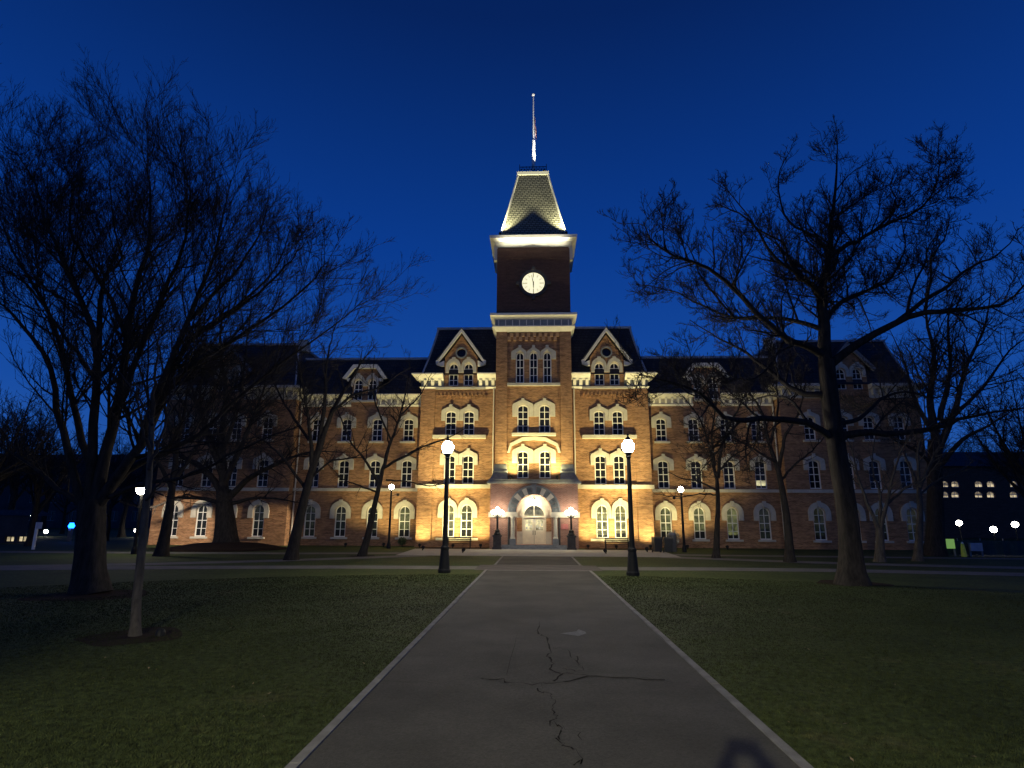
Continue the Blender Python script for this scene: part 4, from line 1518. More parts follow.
# --- the big spreading tree on the right lawn
Y = 23.0
rt = [(852, 583), (850, 545), (846, 505), (838, 455), (831, 405), (826, 360)]
limbs = [(lift(rt, Y, 0, 0), 0.37, 0.29)]
for px, r0, d in [
    ([(826, 368), (824, 330), (823, 307), (822, 290), (829, 256), (831, 228), (834, 189), (837, 149), (838, 118)], 0.32, 0.8),
    ([(829, 256), (845, 243), (865, 232), (888, 216), (920, 199), (936, 169), (941, 134)], 0.14, 2.5),
    ([(821, 298), (812, 286), (794, 272), (774, 256), (750, 214), (713, 189)], 0.17, -2.5),
    ([(828, 245), (815, 232), (801, 224), (784, 205), (778, 161), (786, 134)], 0.11, 1.5),
    ([(824, 356), (808, 347), (786, 339), (750, 307), (715, 272), (679, 258), (651, 236), (644, 214)], 0.20, -3.5),
    ([(823, 330), (800, 322), (775, 318), (734, 318), (707, 307), (671, 291), (636, 284)], 0.13, 3.0),
    ([(801, 276), (790, 262), (783, 240), (760, 225), (744, 200), (720, 165)], 0.08, -1.5),
    ([(834, 440), (808, 423), (766, 418), (736, 420), (721, 414), (705, 397), (685, 387), (658, 379), (638, 374)], 0.18, -4.0),
    ([(829, 395), (802, 393), (781, 381), (760, 363), (739, 348), (715, 336), (690, 320)], 0.17, 3.5),
    ([(830, 365), (857, 343), (888, 327), (920, 313), (950, 311), (975, 309), (1004, 303), (1026, 282), (1040, 250)], 0.21, -3.0),
    ([(895, 323), (924, 300), (945, 288), (959, 276), (980, 263), (995, 256), (1010, 240), (1018, 222)], 0.12, 2.0),
    ([(822, 330), (832, 312), (845, 299), (872, 288), (888, 281), (900, 260), (906, 240), (900, 205)], 0.14, 3.0),
    ([(838, 440), (860, 432), (890, 433), (931, 429), (955, 422), (975, 416), (1010, 410), (1045, 405)], 0.19, -2.5),
    ([(836, 425), (860, 418), (880, 400), (905, 392), (935, 398), (960, 390)], 0.12, 4.5),
    ([(809, 425), (790, 400), (770, 396), (745, 400), (720, 390)], 0.08, 4.0),
    ([(907, 318), (912, 290), (925, 262), (930, 240), (945, 225)], 0.08, 3.0),
    ([(924, 313), (930, 280), (932, 255), (944, 235), (950, 205)], 0.07, -2.0),
    ([(734, 318), (715, 295), (700, 275), (690, 245), (672, 232)], 0.06, 3.0),
    ([(786, 339), (770, 365), (750, 380), (722, 372)], 0.07, -3.0),
    ([(888, 216), (895, 190), (890, 170), (898, 150)], 0.05, 2.0)]:
    px = [(u, v + max(0, 260 - v) * 0.17) for u, v in px]
    limbs.append((lift(px, Y, 0, d), r0 * 0.82, 0.016))
GEN_OAK = [dict(per=3.1, rat=0.30, ang=54, trop=0.07, n=7, jit=0.16, k=5, rmin=0.016, t0=0.14, rr=0.5, shrink=0.38),
           dict(per=6.3, rat=0.50, ang=48, trop=0.10, n=6, jit=0.16, k=4, rmin=0.011, t0=0.1, shrink=0.4),
           dict(per=8.6, rat=0.56, ang=42, trop=0.13, n=5, jit=0.15, k=3, rmin=0.009, t0=0.08, shrink=0.4),
           dict(per=7.0, rat=0.62, ang=36, trop=0.12, n=4, jit=0.14, k=3, rmin=0.0075, t0=0.15, shrink=0.3)]
LAWN_T = 'bare trees on the lawns'
tree('big spreading bare tree with a thick leaning trunk on the right lawn', gnd(852, 583), limbs, GEN_OAK, LAWN_T, flare=1.7)

# --- the big many-stemmed tree on the left lawn
Y = 18.5
lt = [(90, 595), (90, 570), (91, 545), (92, 520), (93, 500)]
limbs = [(lift(lt, Y, 0, 0), 0.38, 0.35)]
for px, r0, d in [
    ([(88, 512), (92, 460), (95, 400), (96, 340), (75, 284), (59, 228), (45, 181), (35, 124), (14, 78)], 0.20, -1.0),
    ([(95, 505), (106, 450), (120, 400), (127, 340), (136, 274), (150, 214), (150, 134), (141, 73)], 0.24, 0.6),
    ([(94, 420), (98, 360), (101, 303), (105, 265), (122, 237), (113, 181), (110, 92)], 0.14, 2.0),
    ([(98, 505), (122, 470), (142, 440), (159, 387), (188, 321), (206, 265), (220, 200), (230, 120)], 0.22, -1.5),
    ([(142, 442), (162, 400), (178, 359), (210, 325), (234, 307), (272, 260), (290, 195)], 0.16, 1.5),
    ([(150, 420), (170, 385), (195, 362), (230, 342), (263, 321), (310, 275), (328, 242)], 0.14, -2.0),
    ([(86, 512), (70, 460), (58, 410), (47, 360), (22, 325), (0, 303), (-40, 270)], 0.17, -1.2),
    ([(92, 480), (80, 430), (66, 370), (48, 310), (22, 250), (2, 190), (-10, 130)], 0.15, 2.2),
    ([(118, 410), (140, 350), (165, 290), (180, 230), (190, 160), (186, 105)], 0.13, -2.6),
    ([(100, 500), (130, 470), (165, 452), (205, 430), (240, 395), (285, 360), (330, 330), (362, 300)], 0.15, 2.5),
    ([(84, 505), (60, 490), (30, 465), (0, 445), (-40, 430)], 0.13, 1.0),
    ([(127, 340), (112, 300), (85, 240), (70, 190), (72, 130), (62, 90)], 0.10, 1.4),
    ([(188, 321), (215, 290), (245, 240), (262, 190), (268, 150)], 0.09, 2.0),
    ([(206, 330), (250, 300), (285, 250), (305, 215)], 0.07, -2.5),
    ([(96, 380), (70, 345), (40, 300), (20, 270), (0, 250)], 0.08, -2.5),
    ([(102, 498), (140, 485), (180, 478), (215, 462), (262, 440), (300, 425)], 0.10, -1.5)]:
    px = [(u, v + max(0, 300 - v) * 0.33) for u, v in px]
    limbs.append((lift(px, Y, 0, d), r0 * 0.85, 0.014))
GEN_ELM = [dict(per=4.2, rat=0.31, ang=38, trop=0.04, n=7, jit=0.06, k=4, rmin=0.011, t0=0.16, rr=0.34, shrink=0.25),
           dict(per=6.0, rat=0.48, ang=34, trop=0.05, n=6, jit=0.065, k=3, rmin=0.007, t0=0.12, shrink=0.35),
           dict(per=5.6, rat=0.58, ang=30, trop=0.06, n=5, jit=0.06, k=3, rmin=0.0058, t0=0.1, shrink=0.4),
           dict(per=3.6, rat=0.66, ang=26, trop=0.06, n=4, jit=0.06, k=3, rmin=0.005, t0=0.15, shrink=0.3)]
tree('big fine twigged bare tree forking into many upright stems on the left lawn', gnd(90, 595), limbs, GEN_ELM, LAWN_T)

# --- the thin young tree
Y = 12.2
b = gnd(135, 636)
limbs = [([b] + lift([(137, 600), (141, 560), (145, 520), (149, 480), (151, 440), (152, 410)], Y, 0, 0.2), 0.088, 0.045)]
for px, r0, d in [([(149, 470), (160, 440), (170, 410), (176, 370)], 0.04, 0.8), ([(150, 450), (140, 415), (133, 375)], 0.035, -0.8),
                  ([(152, 415), (156, 370), (160, 325)], 0.045, -0.5), ([(146, 500), (165, 478), (190, 462)], 0.03, -0.5), ([(152, 425), (136, 395), (118, 372)], 0.03, 0.9)]:
    limbs.append((lift(px, Y, 0, d), r0, 0.010))
tree('slender young tree with a pale straight trunk in front of the big left tree', b, limbs,
     [dict(per=2.2, rat=0.35, ang=42, trop=0.06, n=6, jit=0.14, k=4, rmin=0.008), dict(per=3.5, rat=0.5, ang=38, trop=0.08, n=5, jit=0.14, k=3, rmin=0.005)], LAWN_T, bark=BARKP, flare=1.35, limbm=TWIG)
mb = MB()
tag(MB().lathe([(0.09, 0), (0.085, 0.07), (0.06, 0.12), (0.015, 0.14)], n=12).build('path_light', IRON, None, (-7.35, 12.0, 0)), 'small dark knob shaped ground fixture beside the slender young tree', 'ground light')


def crown(px_trunk, Y, dys=None):
    return lift(px_trunk, Y, 0, 0)


GEN_SM = [dict(per=2.4, rat=0.33, ang=46, trop=0.05, n=6, jit=0.17, k=5, rmin=0.014, t0=0.18, rr=0.5),
          dict(per=3.4, rat=0.52, ang=44, trop=0.06, n=5, jit=0.18, k=3, rmin=0.010, t0=0.1),
          dict(per=4.4, rat=0.60, ang=40, trop=0.06, n=4, jit=0.18, k=3, rmin=0.008, t0=0.1)]


def traced(label, foot, Y, trunk, r, limbs_px, gens=GEN_SM, group=LAWN_T, bark=BARK, r1=None):
    b = gnd(*foot)
    L = [([b] + lift(trunk, b[1], 0, 0), r, r1 or r * 0.55)]
    for k, (px, rr_) in enumerate(limbs_px):
        L.append((lift(px, b[1], 0, (-1) ** k * RNG.uniform(0.6, 2.4)), rr_, 0.02))
    return tree(label, b, L, gens, group, bark)


HALL_T = 'bare trees in front of the hall'
traced('bare tree with a thick grey trunk in front of the left wing end bay', (291, 560), 0, [(296, 535), (303, 505), (312, 470), (322, 440)], 0.30,
       [([(322, 440), (335, 405), (350, 382), (362, 362), (374, 346)], 0.16), ([(312, 470), (310, 430), (304, 395), (298, 362), (292, 334)], 0.13),
        ([(318, 450), (325, 400), (326, 372), (330, 345), (336, 322)], 0.14), ([(330, 415), (352, 395), (378, 388), (402, 372)], 0.09),
        ([(306, 490), (285, 460), (262, 440), (240, 425)], 0.10), ([(308, 480), (330, 462), (352, 458), (370, 448)], 0.07), ([(309, 440), (285, 405), (270, 370), (262, 330)], 0.09)], group=HALL_T)
traced('slim dark bare tree leaning right beside the left slim lamp post', (362, 556), 0, [(368, 535), (374, 508), (381, 478)], 0.23,
       [([(381, 478), (388, 450), (398, 422), (405, 395), (410, 365)], 0.14), ([(383, 468), (402, 458), (425, 446), (450, 437), (470, 425)], 0.10),
        ([(379, 485), (365, 460), (350, 440), (338, 410), (334, 385)], 0.10), ([(391, 440), (378, 410), (372, 385), (375, 355)], 0.07),
        ([(377, 492), (360, 486), (342, 478), (326, 462)], 0.07), ([(386, 480), (408, 482), (432, 486), (455, 480)], 0.06), ([(400, 415), (420, 395), (432, 372)], 0.06)], group=HALL_T)
traced('broad dark bare tree with low spreading limbs on the mulch mound at left', (226, 549), 0, [(226, 530), (225, 510), (224, 490)], 0.72,
       [([(224, 495), (205, 470), (180, 455), (150, 440), (120, 432)], 0.3), ([(226, 500), (250, 478), (280, 462), (312, 452), (345, 452)], 0.28),
        ([(224, 490), (222, 440), (226, 390), (220, 340), (226, 290)], 0.36), ([(224, 480), (205, 430), (190, 380), (172, 335)], 0.24), ([(226, 480), (248, 430), (265, 385), (275, 335)], 0.24),
        ([(225, 505), (200, 498), (172, 500), (150, 508), (125, 505)], 0.18), ([(227, 505), (255, 498), (285, 500), (310, 506)], 0.16), ([(223, 450), (240, 400), (246, 350), (252, 300)], 0.2),
        ([(220, 455), (200, 405), (205, 350), (196, 300)], 0.18)], group=HALL_T, r1=0.5)
traced('dark bare tree at the left end of the hall beside the thin young tree', (161, 556), 0, [(166, 530), (170, 505), (173, 480)], 0.32,
       [([(173, 480), (178, 440), (186, 400), (190, 350)], 0.2), ([(172, 490), (155, 455), (140, 425), (120, 390)], 0.15), ([(174, 480), (195, 450), (212, 420), (230, 380)], 0.15),
        ([(176, 450), (165, 410), (162, 360), (150, 320)], 0.13), ([(170, 500), (190, 495), (212, 502), (232, 500)], 0.08)], group=HALL_T)
traced('slim bare tree in front of the second window of the right wing', (716, 558), 0, [(717, 530), (718, 505), (717, 478)], 0.20,
       [([(717, 480), (710, 450), (702, 425), (690, 405), (676, 390)], 0.11), ([(718, 478), (722, 445), (732, 420), (745, 395), (752, 365)], 0.12),
        ([(716, 490), (700, 482), (682, 478), (662, 470)], 0.07), ([(719, 470), (735, 455), (752, 445), (768, 430)], 0.07), ([(715, 465), (712, 430), (716, 400), (712, 370)], 0.09),
        ([(717, 495), (700, 494), (680, 497), (655, 494)], 0.05)], group=HALL_T)
traced('bare tree leaning left before the last bay of the right wing', (790, 562), 0, [(788, 530), (784, 500), (778, 468)], 0.25,
       [([(778, 470), (768, 440), (762, 412), (748, 390), (738, 368)], 0.14), ([(779, 468), (786, 435), (800, 410), (806, 380)], 0.12), ([(781, 480), (798, 462), (815, 448), (830, 430)], 0.08),
        ([(776, 462), (755, 450), (738, 440), (720, 428)], 0.08), ([(770, 445), (778, 410), (776, 380), (784, 350)], 0.09)], group=HALL_T)
traced('pale multi stemmed bare tree right of the big leaning trunk', (880, 562), 0, [(880, 545), (880, 528)], 0.24,
       [([(879, 530), (868, 505), (858, 478), (852, 450), (840, 425)], 0.12), ([(881, 528), (888, 500), (893, 475), (902, 450), (915, 430)], 0.12), ([(880, 528), (880, 495), (872, 465), (876, 430)], 0.1),
        ([(886, 505), (905, 488), (925, 478), (940, 460)], 0.08)], group=HALL_T, bark=BARKP, r1=0.2)
traced('pale short trunk bare tree near the right end of the hall', (918, 561), 0, [(919, 535), (920, 510), (919, 488)], 0.22,
       [([(919, 490), (910, 465), (900, 445), (890, 420)], 0.10), ([(920, 488), (932, 460), (945, 435), (950, 405)], 0.11), ([(919, 495), (938, 480), (958, 472), (975, 460)], 0.07), ([(919, 485), (918, 450), (925, 420), (922, 380)], 0.1)],
       group=HALL_T, bark=BARKP)
traced('thick dark bare tree rising past the right end of the hall', (935, 556), 0, [(935, 520), (935, 480), (935, 440)], 0.52,
       [([(937, 445), (930, 400), (934, 360), (926, 310), (930, 260)], 0.3), ([(938, 450), (955, 410), (965, 370), (985, 325), (992, 280)], 0.26), ([(937, 440), (915, 400), (905, 365), (890, 330)], 0.2),
        ([(940, 465), (962, 440), (990, 425), (1020, 405)], 0.2), ([(940, 420), (950, 370), (948, 320), (960, 280)], 0.2), ([(938, 470), (915, 450), (895, 440), (870, 420)], 0.14),
        ([(955, 415), (985, 385), (1010, 350), (1040, 330)], 0.15)], gens=GEN_SM, group=HALL_T, r1=0.4)


# --- background trees: three shapes, each copied
def wild(seed, H, spread, nl=9):
    rg_ = np.random.default_rng(seed)
    trunk = [(0, 0, 0), (0.1, 0, H * 0.15), (-0.05, 0.1, H * 0.3), (0.1, 0, H * 0.5)]
    L = [(trunk, H * 0.024, H * 0.013)]
    for k in range(nl):
        a = k * 2.4 + rg_.uniform(-0.4, 0.4)
        z0 = H * rg_.uniform(0.2, 0.48)
        e = rg_.uniform(0.35, 1.0) * spread
        z1 = H * rg_.uniform(0.75, 1.0) - e * 0.25
        c, s_ = math.cos(a), math.sin(a)
        L.append(([(0, 0, z0), (c * e * 0.35, s_ * e * 0.35, z0 + (z1 - z0) * 0.25), (c * e * 0.7, s_ * e * 0.7, z0 + (z1 - z0) * 0.6), (c * e, s_ * e, z1)], H * 0.010, 0.02))
    return L


GEN_BG = [dict(per=2.0, rat=0.42, ang=40, trop=0.06, n=6, jit=0.14, k=4, rmin=0.024, t0=0.2),
          dict(per=2.6, rat=0.52, ang=38, trop=0.07, n=5, jit=0.15, k=3, rmin=0.018),
          dict(per=3.2, rat=0.58, ang=34, trop=0.07, n=4, jit=0.15, k=3, rmin=0.015, t0=0.1)]
BGT = 'bare trees far beyond the hall'
protos = []
for k, (H, sp) in enumerate(((15, 6.5), (13, 6.0), (17, 6.0))):
    protos.append(wild(20 + k, H, sp))
bg_spots = [
    (1062, 0, 62, 1.00, 'far bare tree at the right edge behind the site fence'),
    (1040, 2, 80, 1.0, 'tall far bare tree at the right edge beyond the low building'),
    (967, 2, 124, 1.2, 'distant bare tree rising behind the low dark building'),
    (645, 1, 80, 1.60, 'bare treetop showing above the right wing roof beside the pavilion'),
    (30, 0, 48, 0.8, 'bare tree at far left near the white sign post'),
    (-20, 1, 40, 1.0, 'bare tree at the left edge of the campus lawn'),
    (120, 2, 72, 0.8, 'distant bare tree left of the hall behind the big forked trunk'),
    (60, 1, 85, 0.8, 'distant bare tree beyond the blue light pole'),
    (350, 2, 76, 1.15, 'bare treetop rising behind the left wing roof'),
    (5, 2, 62, 0.9, 'bare tree at the far left edge beyond the glowing outbuilding windows'),
    (-15, 0, 75, 1.1, 'broad bare tree in the dark at the very left, before the tower block'),
    (40, 2, 100, 1.1, 'tall distant bare tree between the highest far left lamp and the blue beacon'),
    (88, 0, 95, 0.9, 'distant bare tree hidden mostly behind the forked trunk'),
    (140, 1, 84, 0.95, 'distant bare tree close to the left end wall of the hall'),
    (105, 1, 60, 0.7, 'smaller bare tree between the forked trunk and the slender young tree'),
    (1045, 0, 50, 1.1, 'bare tree at the right edge in front of the low building'),
    (946, 2, 118, 1.25, 'tall distant bare tree over the left half of the low building'),
    (1015, 0, 110, 1.2, 'distant bare tree over the roof of the low building at right'),
]
first = {}
for u, k, Yb, sc, lab in bg_spots:
    p = at(u, 545, Yb)
    if k not in first:
        L = [([np.array(q) + np.array([p[0], p[1], 0]) for q in pts], a, b_) for pts, a, b_ in protos[k]]
        o = tree(lab, (p[0], p[1], 0), L, GEN_BG, BGT)
        first[k] = o
        o.scale = (sc, sc, sc)
    else:
        o = copy_tree(first[k])
        o.location = (p[0], p[1], 0)
        o.rotation_euler = (0, 0, RNG.uniform(0, 6.28))
        o.scale = (sc, sc, sc)
        o['label'] = lab

# mulch rings
mb = MB()
for (u, v), r_ in [((90, 595), 1.5), ((135, 636), 0.9), ((291, 560), 1.3), ((362, 556), 0.9), ((716, 558), 0.6), ((790, 562), 0.8), ((852, 583), 1.2)]:
    p = gnd(u, v)
    a = [q * math.pi / 14 for q in range(28)]
    mb.add([(p[0] + r_ * (1 + 0.15 * math.sin(3 * t + u)) * math.cos(t), p[1] + r_ * (1 + 0.12 * math.sin(4 * t + v)) * math.sin(t), 0.004) for t in a], [tuple(range(28))])
tag(mb.build('mulch_ring', MULCH), kind='structure')
p = gnd(226, 549)
prof = [(4.6, -0.02), (3.6, 0.2), (2.2, 0.42), (0.8, 0.5), (0.05, 0.5)]
tag(MB().lathe(prof, p[0], p[1], 28).build('mulch_mound', MULCH, smooth=True), kind='structure')

# ------------------------------------------------------------------ far right: low building, fence, lamps
FB = empty('low_building', (48, 92, 0), 'low dark far building with two rows of lit round topped windows at right', 'building')
DBR = brick_mat('far_brick', (0.16, 0.085, 0.06), (0.11, 0.06, 0.04), (0.1, 0.07, 0.05))
zt = at(980, 449, 92)[2]
x0 = at(925, 500, 92)[0] - 48
fw = []
for zpx in (484, 494.5):
    for u in (945, 955.5, 979, 991, 1014):
        p = at(u, zpx, 92)
        fw.append((p[0] - 48, p[2] - 0.48))
holes = [arch(1.15, 0.95, 0.4, x=x, z=z) for x, z in fw]
mb = wall(MB(), [(x0, 0), (40, 0), (40, zt - 2.6), (x0, zt - 2.6)], 0.0, holes)
mb.add([(x0, 0, 0), (x0, 20, 0), (x0, 20, zt - 2.6), (x0, 0, zt - 2.6)], [(0, 1, 2, 3)])
mb.build('wall', DBR, FB)
MB().frustum((x0 - 0.5, 40, -0.5, 20), (x0 + 3, 40, 4, 18), zt - 2.6, zt).build('roof', SLATE, FB)
for x, z in fw:
    wo = link('window', cached('farwin', lambda: frame_mesh(1.15, 0.95, 0.4, 2)), FB, (x, 0.2, z))
    link('pane', cached('farpane', lambda: pane_mesh(1.15, 0.95, 0.4, P_FAR)), wo, (0, 0.012, 0))


def far_lamp(u, v, Yd, label, m=None, r_=0.2):
    p = at(u, v, Yd)
    o = empty('street_lamp', (p[0], p[1], 0), label, 'lamp post', 'distant lamps at the edges of the campus')
    MB().lathe([(0.12, 0), (0.06, 0.3), (0.05, max(0.35, p[2] - r_))], n=8).build('post', IRON, o)
    MB().sphere((0, 0, p[2]), r_, 10, 6).build('globe', m or GLOBEF, o, smooth=True)
    return o


far_lamp(959, 523, 60, 'distant lamp above the fence, leftmost of the three by the lit sign', r_=0.26)
far_lamp(993.5, 529.5, 55, 'distant lamp above the fence, the middle and lowest of three', r_=0.26)
far_lamp(1015, 524.5, 60, 'distant lamp above the fence at the right edge of the frame', r_=0.28)
far_lamp(20, 521.5, 66, 'distant lamp at far left, the brightest near the pale sign post', r_=0.26)
far_lamp(31, 514.5, 90, 'distant small lamp set highest at far left', r_=0.2)
far_lamp(46, 531.5, 72, 'distant low lamp right of the pale sign post at far left', r_=0.22)
far_lamp(136, 530.5, 72, 'distant low lamp just left of the brick hall behind the thin tree', r_=0.2)
p = at(71.5, 526, 58)
o = empty('emergency_phone', (p[0], p[1], 0), 'emergency phone pole with a bright blue beacon beside the forked trunk', 'phone pole')
MB().box(-0.16, 0.16, -0.12, 0.12, 0, p[2] - 0.15).build('post', STEEL, o)
MB().lathe([(0.2, p[2] - 0.2), (0.28, p[2]), (0.16, p[2] + 0.3)], n=10).build('beacon', BLUE, o, smooth=True)
MB().box(-0.12, 0.12, -0.16, -0.122, 1.0, 1.5).build('call_panel', POLEW, o)
p0, p1 = at(936, 540.5, 43), at(1050, 540.5, 43)
gy = 43
fo = empty('site_fence', (p0[0], gy, 0), 'dark green screened construction fence beyond the lawn at far right', 'fence')
fl = p1[0] - p0[0]
SCREEN = mat('screen_mesh', (0.035, 0.06, 0.055), 0.8, 0.1, var=0.3, vscale=2)
fz = p0[2]
mb = MB()
mb.add([(fl * i / 40, 0.06 * math.sin(i * 1.3), z) for z in (0.1, fz) for i in range(41)], [(i, i + 1, 42 + i, 41 + i) for i in range(40)])
mb.build('screen_panel', SCREEN, fo)
for i in range(6):
    MB().tube([(fl * i / 5, 0.12, 0), (fl * i / 5, 0.12, fz + 0.15)], 0.04, 6).build('fence_post', STEEL, fo)
LITG = mat('lit_green_sign', (0.3, 0.6, 0.1), 0.5, emit=(0.42, 0.80, 0.20), estr=0.28)
LITW = mat('lit_white_sign', (0.6, 0.7, 0.7), 0.5, emit=(0.45, 0.60, 0.55), estr=0.30)


def board(u0, v0, u1, v1, Yb, name, m, label, cat, legs=True):
    a, b_ = at(u0, v1, Yb), at(u1, v0, Yb)
    o = empty(name, ((a[0] + b_[0]) / 2, Yb, 0), label, cat)
    w = (b_[0] - a[0]) / 2
    MB().box(-w, w, -0.05, 0.05, a[2], b_[2]).build('panel', m, o)
    for s in (-1, 1):
        MB().box(s * w - 0.05, s * w + 0.05, 0.055, 0.12, 0, b_[2]).build('post', STEEL, o)
    return o


o = board(942, 539, 953.5, 548.5, 42.6, 'lit_sign', LITG, 'glowing green board on the fence at far right', 'sign')
MB().box(-0.52, -0.42, -0.07, -0.052, 0.25, 0.85).build('margin_panel', LITW, o)
PAN = mat('pale_banner', (0.42, 0.42, 0.46), 0.7, var=0.2, vscale=1.2)
board(971, 543, 981.5, 551.0, 42.6, 'fence_banner', PAN, 'pale grey banner on the fence right of the glowing green board', 'banner')
p = gnd(962.5, 553.3)
o = empty('site_barrel', (at(962.5, 545, 42.3)[0], 42.3, 0), 'yellow green marker drum between the two boards on the fence', 'drum')
MB().lathe([(0.16, 0), (0.15, 0.3), (0.12, 0.6), (0.08, 0.85)], n=14).build('body', mat('drum_yellow', (0.38, 0.42, 0.06), 0.5, emit=(0.3, 0.36, 0.05), estr=0.06), o)  # faint glow put into the drum's material; it is no lamp
MB().lathe([(0.085, 0.85), (0.04, 0.95)], n=12).build('cap', POLEW, o)

# ------------------------------------------------------------------ far left
o = empty('sign_post', tuple(gnd(33, 549.5)), 'pale slender sign post at far left between lamp and tree', 'sign post')
MB().box(-0.09, 0.09, -0.05, 0.05, 0, 1.9).build('post', POLEW, o)
MB().box(0.0, 0.42, -0.08, -0.055, 1.45, 1.9).build('panel', PAN, o)
LB = empty('far_building', (-50, 53, 0), 'low unlit outbuilding with two small glowing ground level windows at far left', 'building')
DW = mat('far_wall', (0.05, 0.05, 0.055), 0.9, 0.1, var=0.3, vscale=0.4)
wx = [at(u, 546, 53)[0] + 50 for u in (8, 20.5)]
holes = [[(x - 0.42, 0.12), (x + 0.42, 0.12), (x + 0.42, 0.62), (x - 0.42, 0.62)] for x in wx]
xr = at(25, 540, 53)[0] + 50
wall(MB(), [(-30, 0), (xr, 0), (xr, 2.4), (-30, 2.4)], 0, holes).build('wall', DW, LB)
MB().frustum((-30, xr + 0.15, -0.2, 2.6), (-30, xr - 0.6, 0.8, 2.0), 2.4, 2.9).build('roof', SLATE, LB)
for x in wx:
    w_ = MB()
    w_.box(-0.42, 0.42, -0.04, 0.04, 0, 0.05).box(-0.42, 0.42, -0.04, 0.04, 0.45, 0.5).box(-0.42, -0.37, -0.04, 0.04, 0.05, 0.45).box(0.37, 0.42, -0.04, 0.04, 0.05, 0.45).box(-0.02, 0.02, -0.04, 0.04, 0.05, 0.45)
    wo = w_.build('window', IRON, LB, (x, 0.15, 0.12))
    link('pane', MB().add([(-0.4, 0, 0.02), (0.4, 0, 0.02), (0.4, 0, 0.48), (-0.4, 0, 0.48)], [(0, 1, 2, 3)]).mesh('pane', P_FAR), wo, (0, 0.05, 0))
x0, x1 = at(-60, 500, 135)[0], at(190, 500, 135)[0]
DB = empty('distant_building', ((x0 + x1) / 2, 135, 0), 'long unlit distant building with dark windows beyond the lawn on the left', 'building')
hw = (x1 - x0) / 2
ztop = at(60, 462, 135)[2]
holes, wp = [], []
for r_ in range(3):
    for q in range(12):
        x, z = -hw + (q + 0.5) * 2 * hw / 12, 1.6 + r_ * (ztop - 3) / 3
        holes.append([(x - 0.9, z), (x + 0.9, z), (x + 0.9, z + 2.2), (x - 0.9, z + 2.2)])
        wp.append((x, z))
wall(MB(), [(-hw, 0), (hw, 0), (hw, ztop), (-hw, ztop)], 0, holes).build('wall', DW, DB)
MB().frustum((-hw - 0.5, hw + 0.5, -0.5, 16), (-hw + 3, hw - 3, 4, 12), ztop, ztop + 2.2).build('roof', SLATE, DB)
for x, z in wp:
    wo = link('window', cached('dwin', lambda: MB().box(-0.9, 0.9, -0.05, 0.05, 0, 0.1).box(-0.9, 0.9, -0.05, 0.05, 2.1, 2.2).box(-0.9, -0.8, -0.05, 0.05, 0.1, 2.1).box(0.8, 0.9, -0.05, 0.05, 0.1, 2.1).box(-0.05, 0.05, -0.05, 0.05, 0.1, 2.1).mesh('window', STEEL)), DB, (x, 0.15, z))
    link('pane', cached('dpane', lambda: MB().add([(-0.85, 0, 0.05), (0.85, 0, 0.05), (0.85, 0, 2.15), (-0.85, 0, 2.15)], [(0, 1, 2, 3)]).mesh('pane', P_DARK)), wo, (0, 0.06, 0))

# ------------------------------------------------------------------ the photographer, whose shadow falls on the path
def person():
    import bmesh
    y = -0.42
    J = {'pel': (0, y, 0.95, .15), 'spine': (0, y, 1.18, .14), 'chest': (0, y + .02, 1.38, .155), 'neck': (0, y + .03, 1.53, .06), 'head0': (0, y + .05, 1.62, .085), 'head1': (0, y + .04, 1.75, .07)}
    E_ = [('pel', 'spine'), ('spine', 'chest'), ('chest', 'neck'), ('neck', 'head0'), ('head0', 'head1')]
    for s, t in ((-1, 'l'), (1, 'r')):
        J.update({t + 'hip': (s * .10, y, .88, .105), t + 'knee': (s * .12, y + .02, .49, .065), t + 'ank': (s * .13, y, .10, .045), t + 'toe': (s * .15, y + .16, .04, .04),
                  t + 'sho': (s * .19, y + .02, 1.45, .095), t + 'elb': (s * .34, y + .14, 1.74, .078), t + 'wri': (s * .14, y + .30, 2.02, .052), t + 'palm': (s * .105, y + .33, 2.08, .045)})
        E_ += [('pel', t + 'hip'), (t + 'hip', t + 'knee'), (t + 'knee', t + 'ank'), (t + 'ank', t + 'toe'), ('chest', t + 'sho'), (t + 'sho', t + 'elb'), (t + 'elb', t + 'wri'), (t + 'wri', t + 'palm')]
        for k in range(4):
            a, b_ = t + 'f%d' % k, t + 'g%d' % k
            J[a] = (s * (.085 - .004 * k), y + .335 + .003 * k, 2.10 + .024 * k, .012)
            J[b_] = (s * (.035 + .004 * k), y + .350, 2.105 + .024 * k, .011)
            E_ += [(t + 'palm', a), (a, b_)]
        J[t + 'th'] = (s * .07, y + .315, 2.06, .011)
        J[t + 'th2'] = (s * .045, y + .335, 2.075, .010)
        E_ += [(t + 'palm', t + 'th'), (t + 'th', t + 'th2')]
    names = list(J)
    me = bpy.data.meshes.new('person')
    me.from_pydata([J[n_][:3] for n_ in names], [(names.index(a), names.index(b_)) for a, b_ in E_], [])
    o = link('person', me)
    sk = o.modifiers.new('skin', 'SKIN')
    for i, n_ in enumerate(names):
        me.skin_vertices[0].data[i].radius = (J[n_][3], J[n_][3])
    me.skin_vertices[0].data[0].use_root = True
    sb = o.modifiers.new('sub', 'SUBSURF')
    sb.levels = sb.render_levels = 2
    me.materials.append(mat('dark_coat', (0.03, 0.03, 0.04), 0.9, 0.1, var=0.3))
    tag(o, 'person in a dark coat photographing the hall with both arms raised overhead', 'person')
    ph = MB().box(-0.085, 0.085, -0.005, 0.005, -0.042, 0.042).build('phone', mat('phone_glass', (0.01, 0.01, 0.012), 0.2, 0.5), None, (-0.135, -0.045, 2.2))
    tag(ph, 'black phone held sideways in the raised hands of the photographer', 'phone')
    o.location = (-0.135, 0, 0.06 - 0.0)
    return o


person()

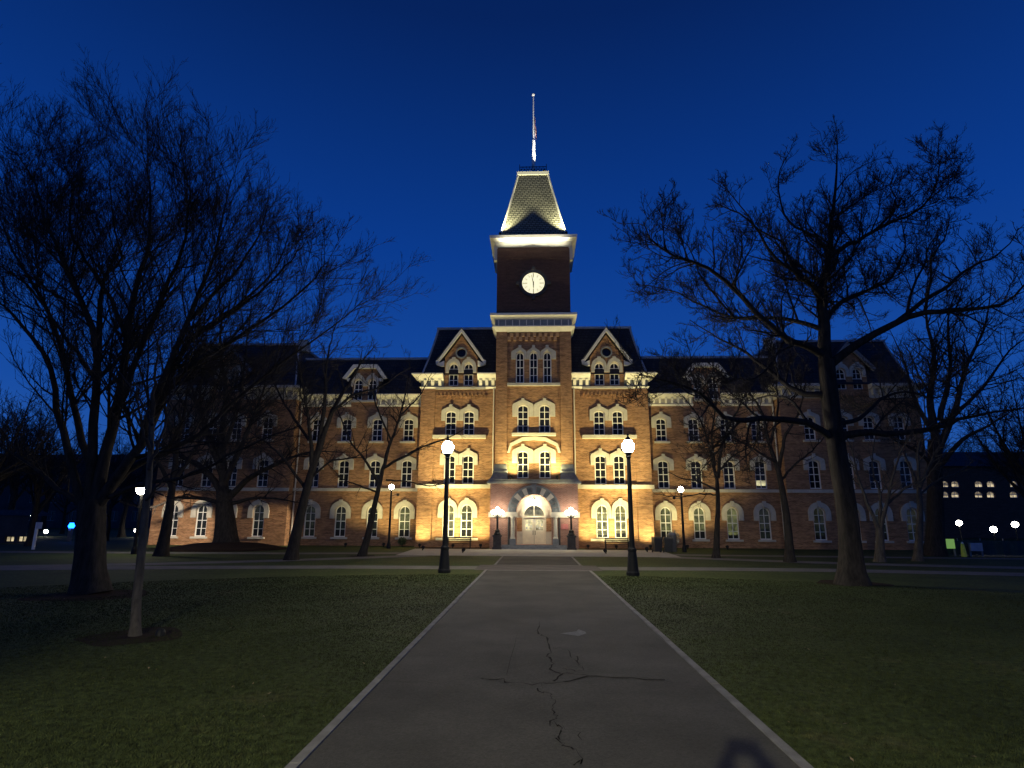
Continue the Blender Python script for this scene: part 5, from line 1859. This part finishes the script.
# ------------------------------------------------------------------ lawn blades and fallen leaves
N0 = 520000
d_ = 4.6 + (26 - 4.6) * RNG.random(N0) ** 1.5
th_ = RNG.uniform(-0.86, 0.86, N0)
gx, gy_ = CAM[0] + d_ * np.sin(th_ - YAW * 0), d_ * np.cos(th_)
keep = (np.abs(gx) > 2.40 - 0.05 * RNG.random(N0) ** 3) & (gy_ < 27.6)
for (u, v), r_ in [((90, 595), 0.9), ((135, 636), 0.3), ((852, 583), 0.9)]:
    q = gnd(u, v)
    keep &= ((gx - q[0]) ** 2 + (gy_ - q[1]) ** 2) > r_ ** 2
gx, gy_, dd = gx[keep], gy_[keep], d_[keep]
n = len(gx)
clump = 0.5 + 0.5 * np.sin(gx * 2.1 + np.sin(gy_ * 1.3) * 2) * np.sin(gy_ * 1.7 + np.cos(gx * 0.9) * 2)
hh = RNG.uniform(0.010, 0.028, n) * (0.7 + 0.5 * clump)
ww = RNG.uniform(0.0022, 0.0045, n) * (0.7 + dd / 9)
az = RNG.uniform(0, 6.28, n)
ln = RNG.normal(0, 0.55, (n, 2)) * hh[:, None]
dx, dy = np.cos(az) * ww, np.sin(az) * ww
V = np.stack([np.stack([gx - dx, gy_ - dy, np.zeros(n)], 1), np.stack([gx + dx, gy_ + dy, np.zeros(n)], 1), np.stack([gx + ln[:, 0], gy_ + ln[:, 1], hh], 1)], 1).reshape(-1, 3)
o = link('lawn_grass', fast_mesh('lawn_grass', V, np.arange(3 * n).reshape(-1, 3), BLADE, False))
tag(o, 'short dark lawn grass either side of the asphalt path', 'grass', kind='stuff')
n = 300
d_ = 5 + 20 * RNG.random(n) ** 1.3
th_ = RNG.uniform(-0.8, 0.75, n)
gx, gy_ = d_ * np.sin(th_), d_ * np.cos(th_)
k_ = np.abs(gx) > 2.6
gx, gy_ = gx[k_], gy_[k_]
n = len(gx)
s1 = RNG.uniform(0.012, 0.035, n)
az = RNG.uniform(0, 6.28, n)
c_, s_ = np.cos(az), np.sin(az)
zz = RNG.uniform(0.03, 0.055, n)
V = np.stack([np.stack([gx - c_ * s1, gy_ - s_ * s1, zz], 1), np.stack([gx + s_ * s1 * .5, gy_ - c_ * s1 * .5, zz + .012], 1), np.stack([gx + c_ * s1, gy_ + s_ * s1, zz + RNG.uniform(0, .03, n)], 1),
              np.stack([gx - s_ * s1 * .5, gy_ + c_ * s1 * .5, zz + .012], 1)], 1).reshape(-1, 3)
o = link('fallen_leaves', fast_mesh('fallen_leaves', V, np.arange(4 * n).reshape(-1, 4), DRYLEAF, False))
tag(o, 'scattered dry fallen leaves lying on the dark lawn', 'leaves', kind='stuff')
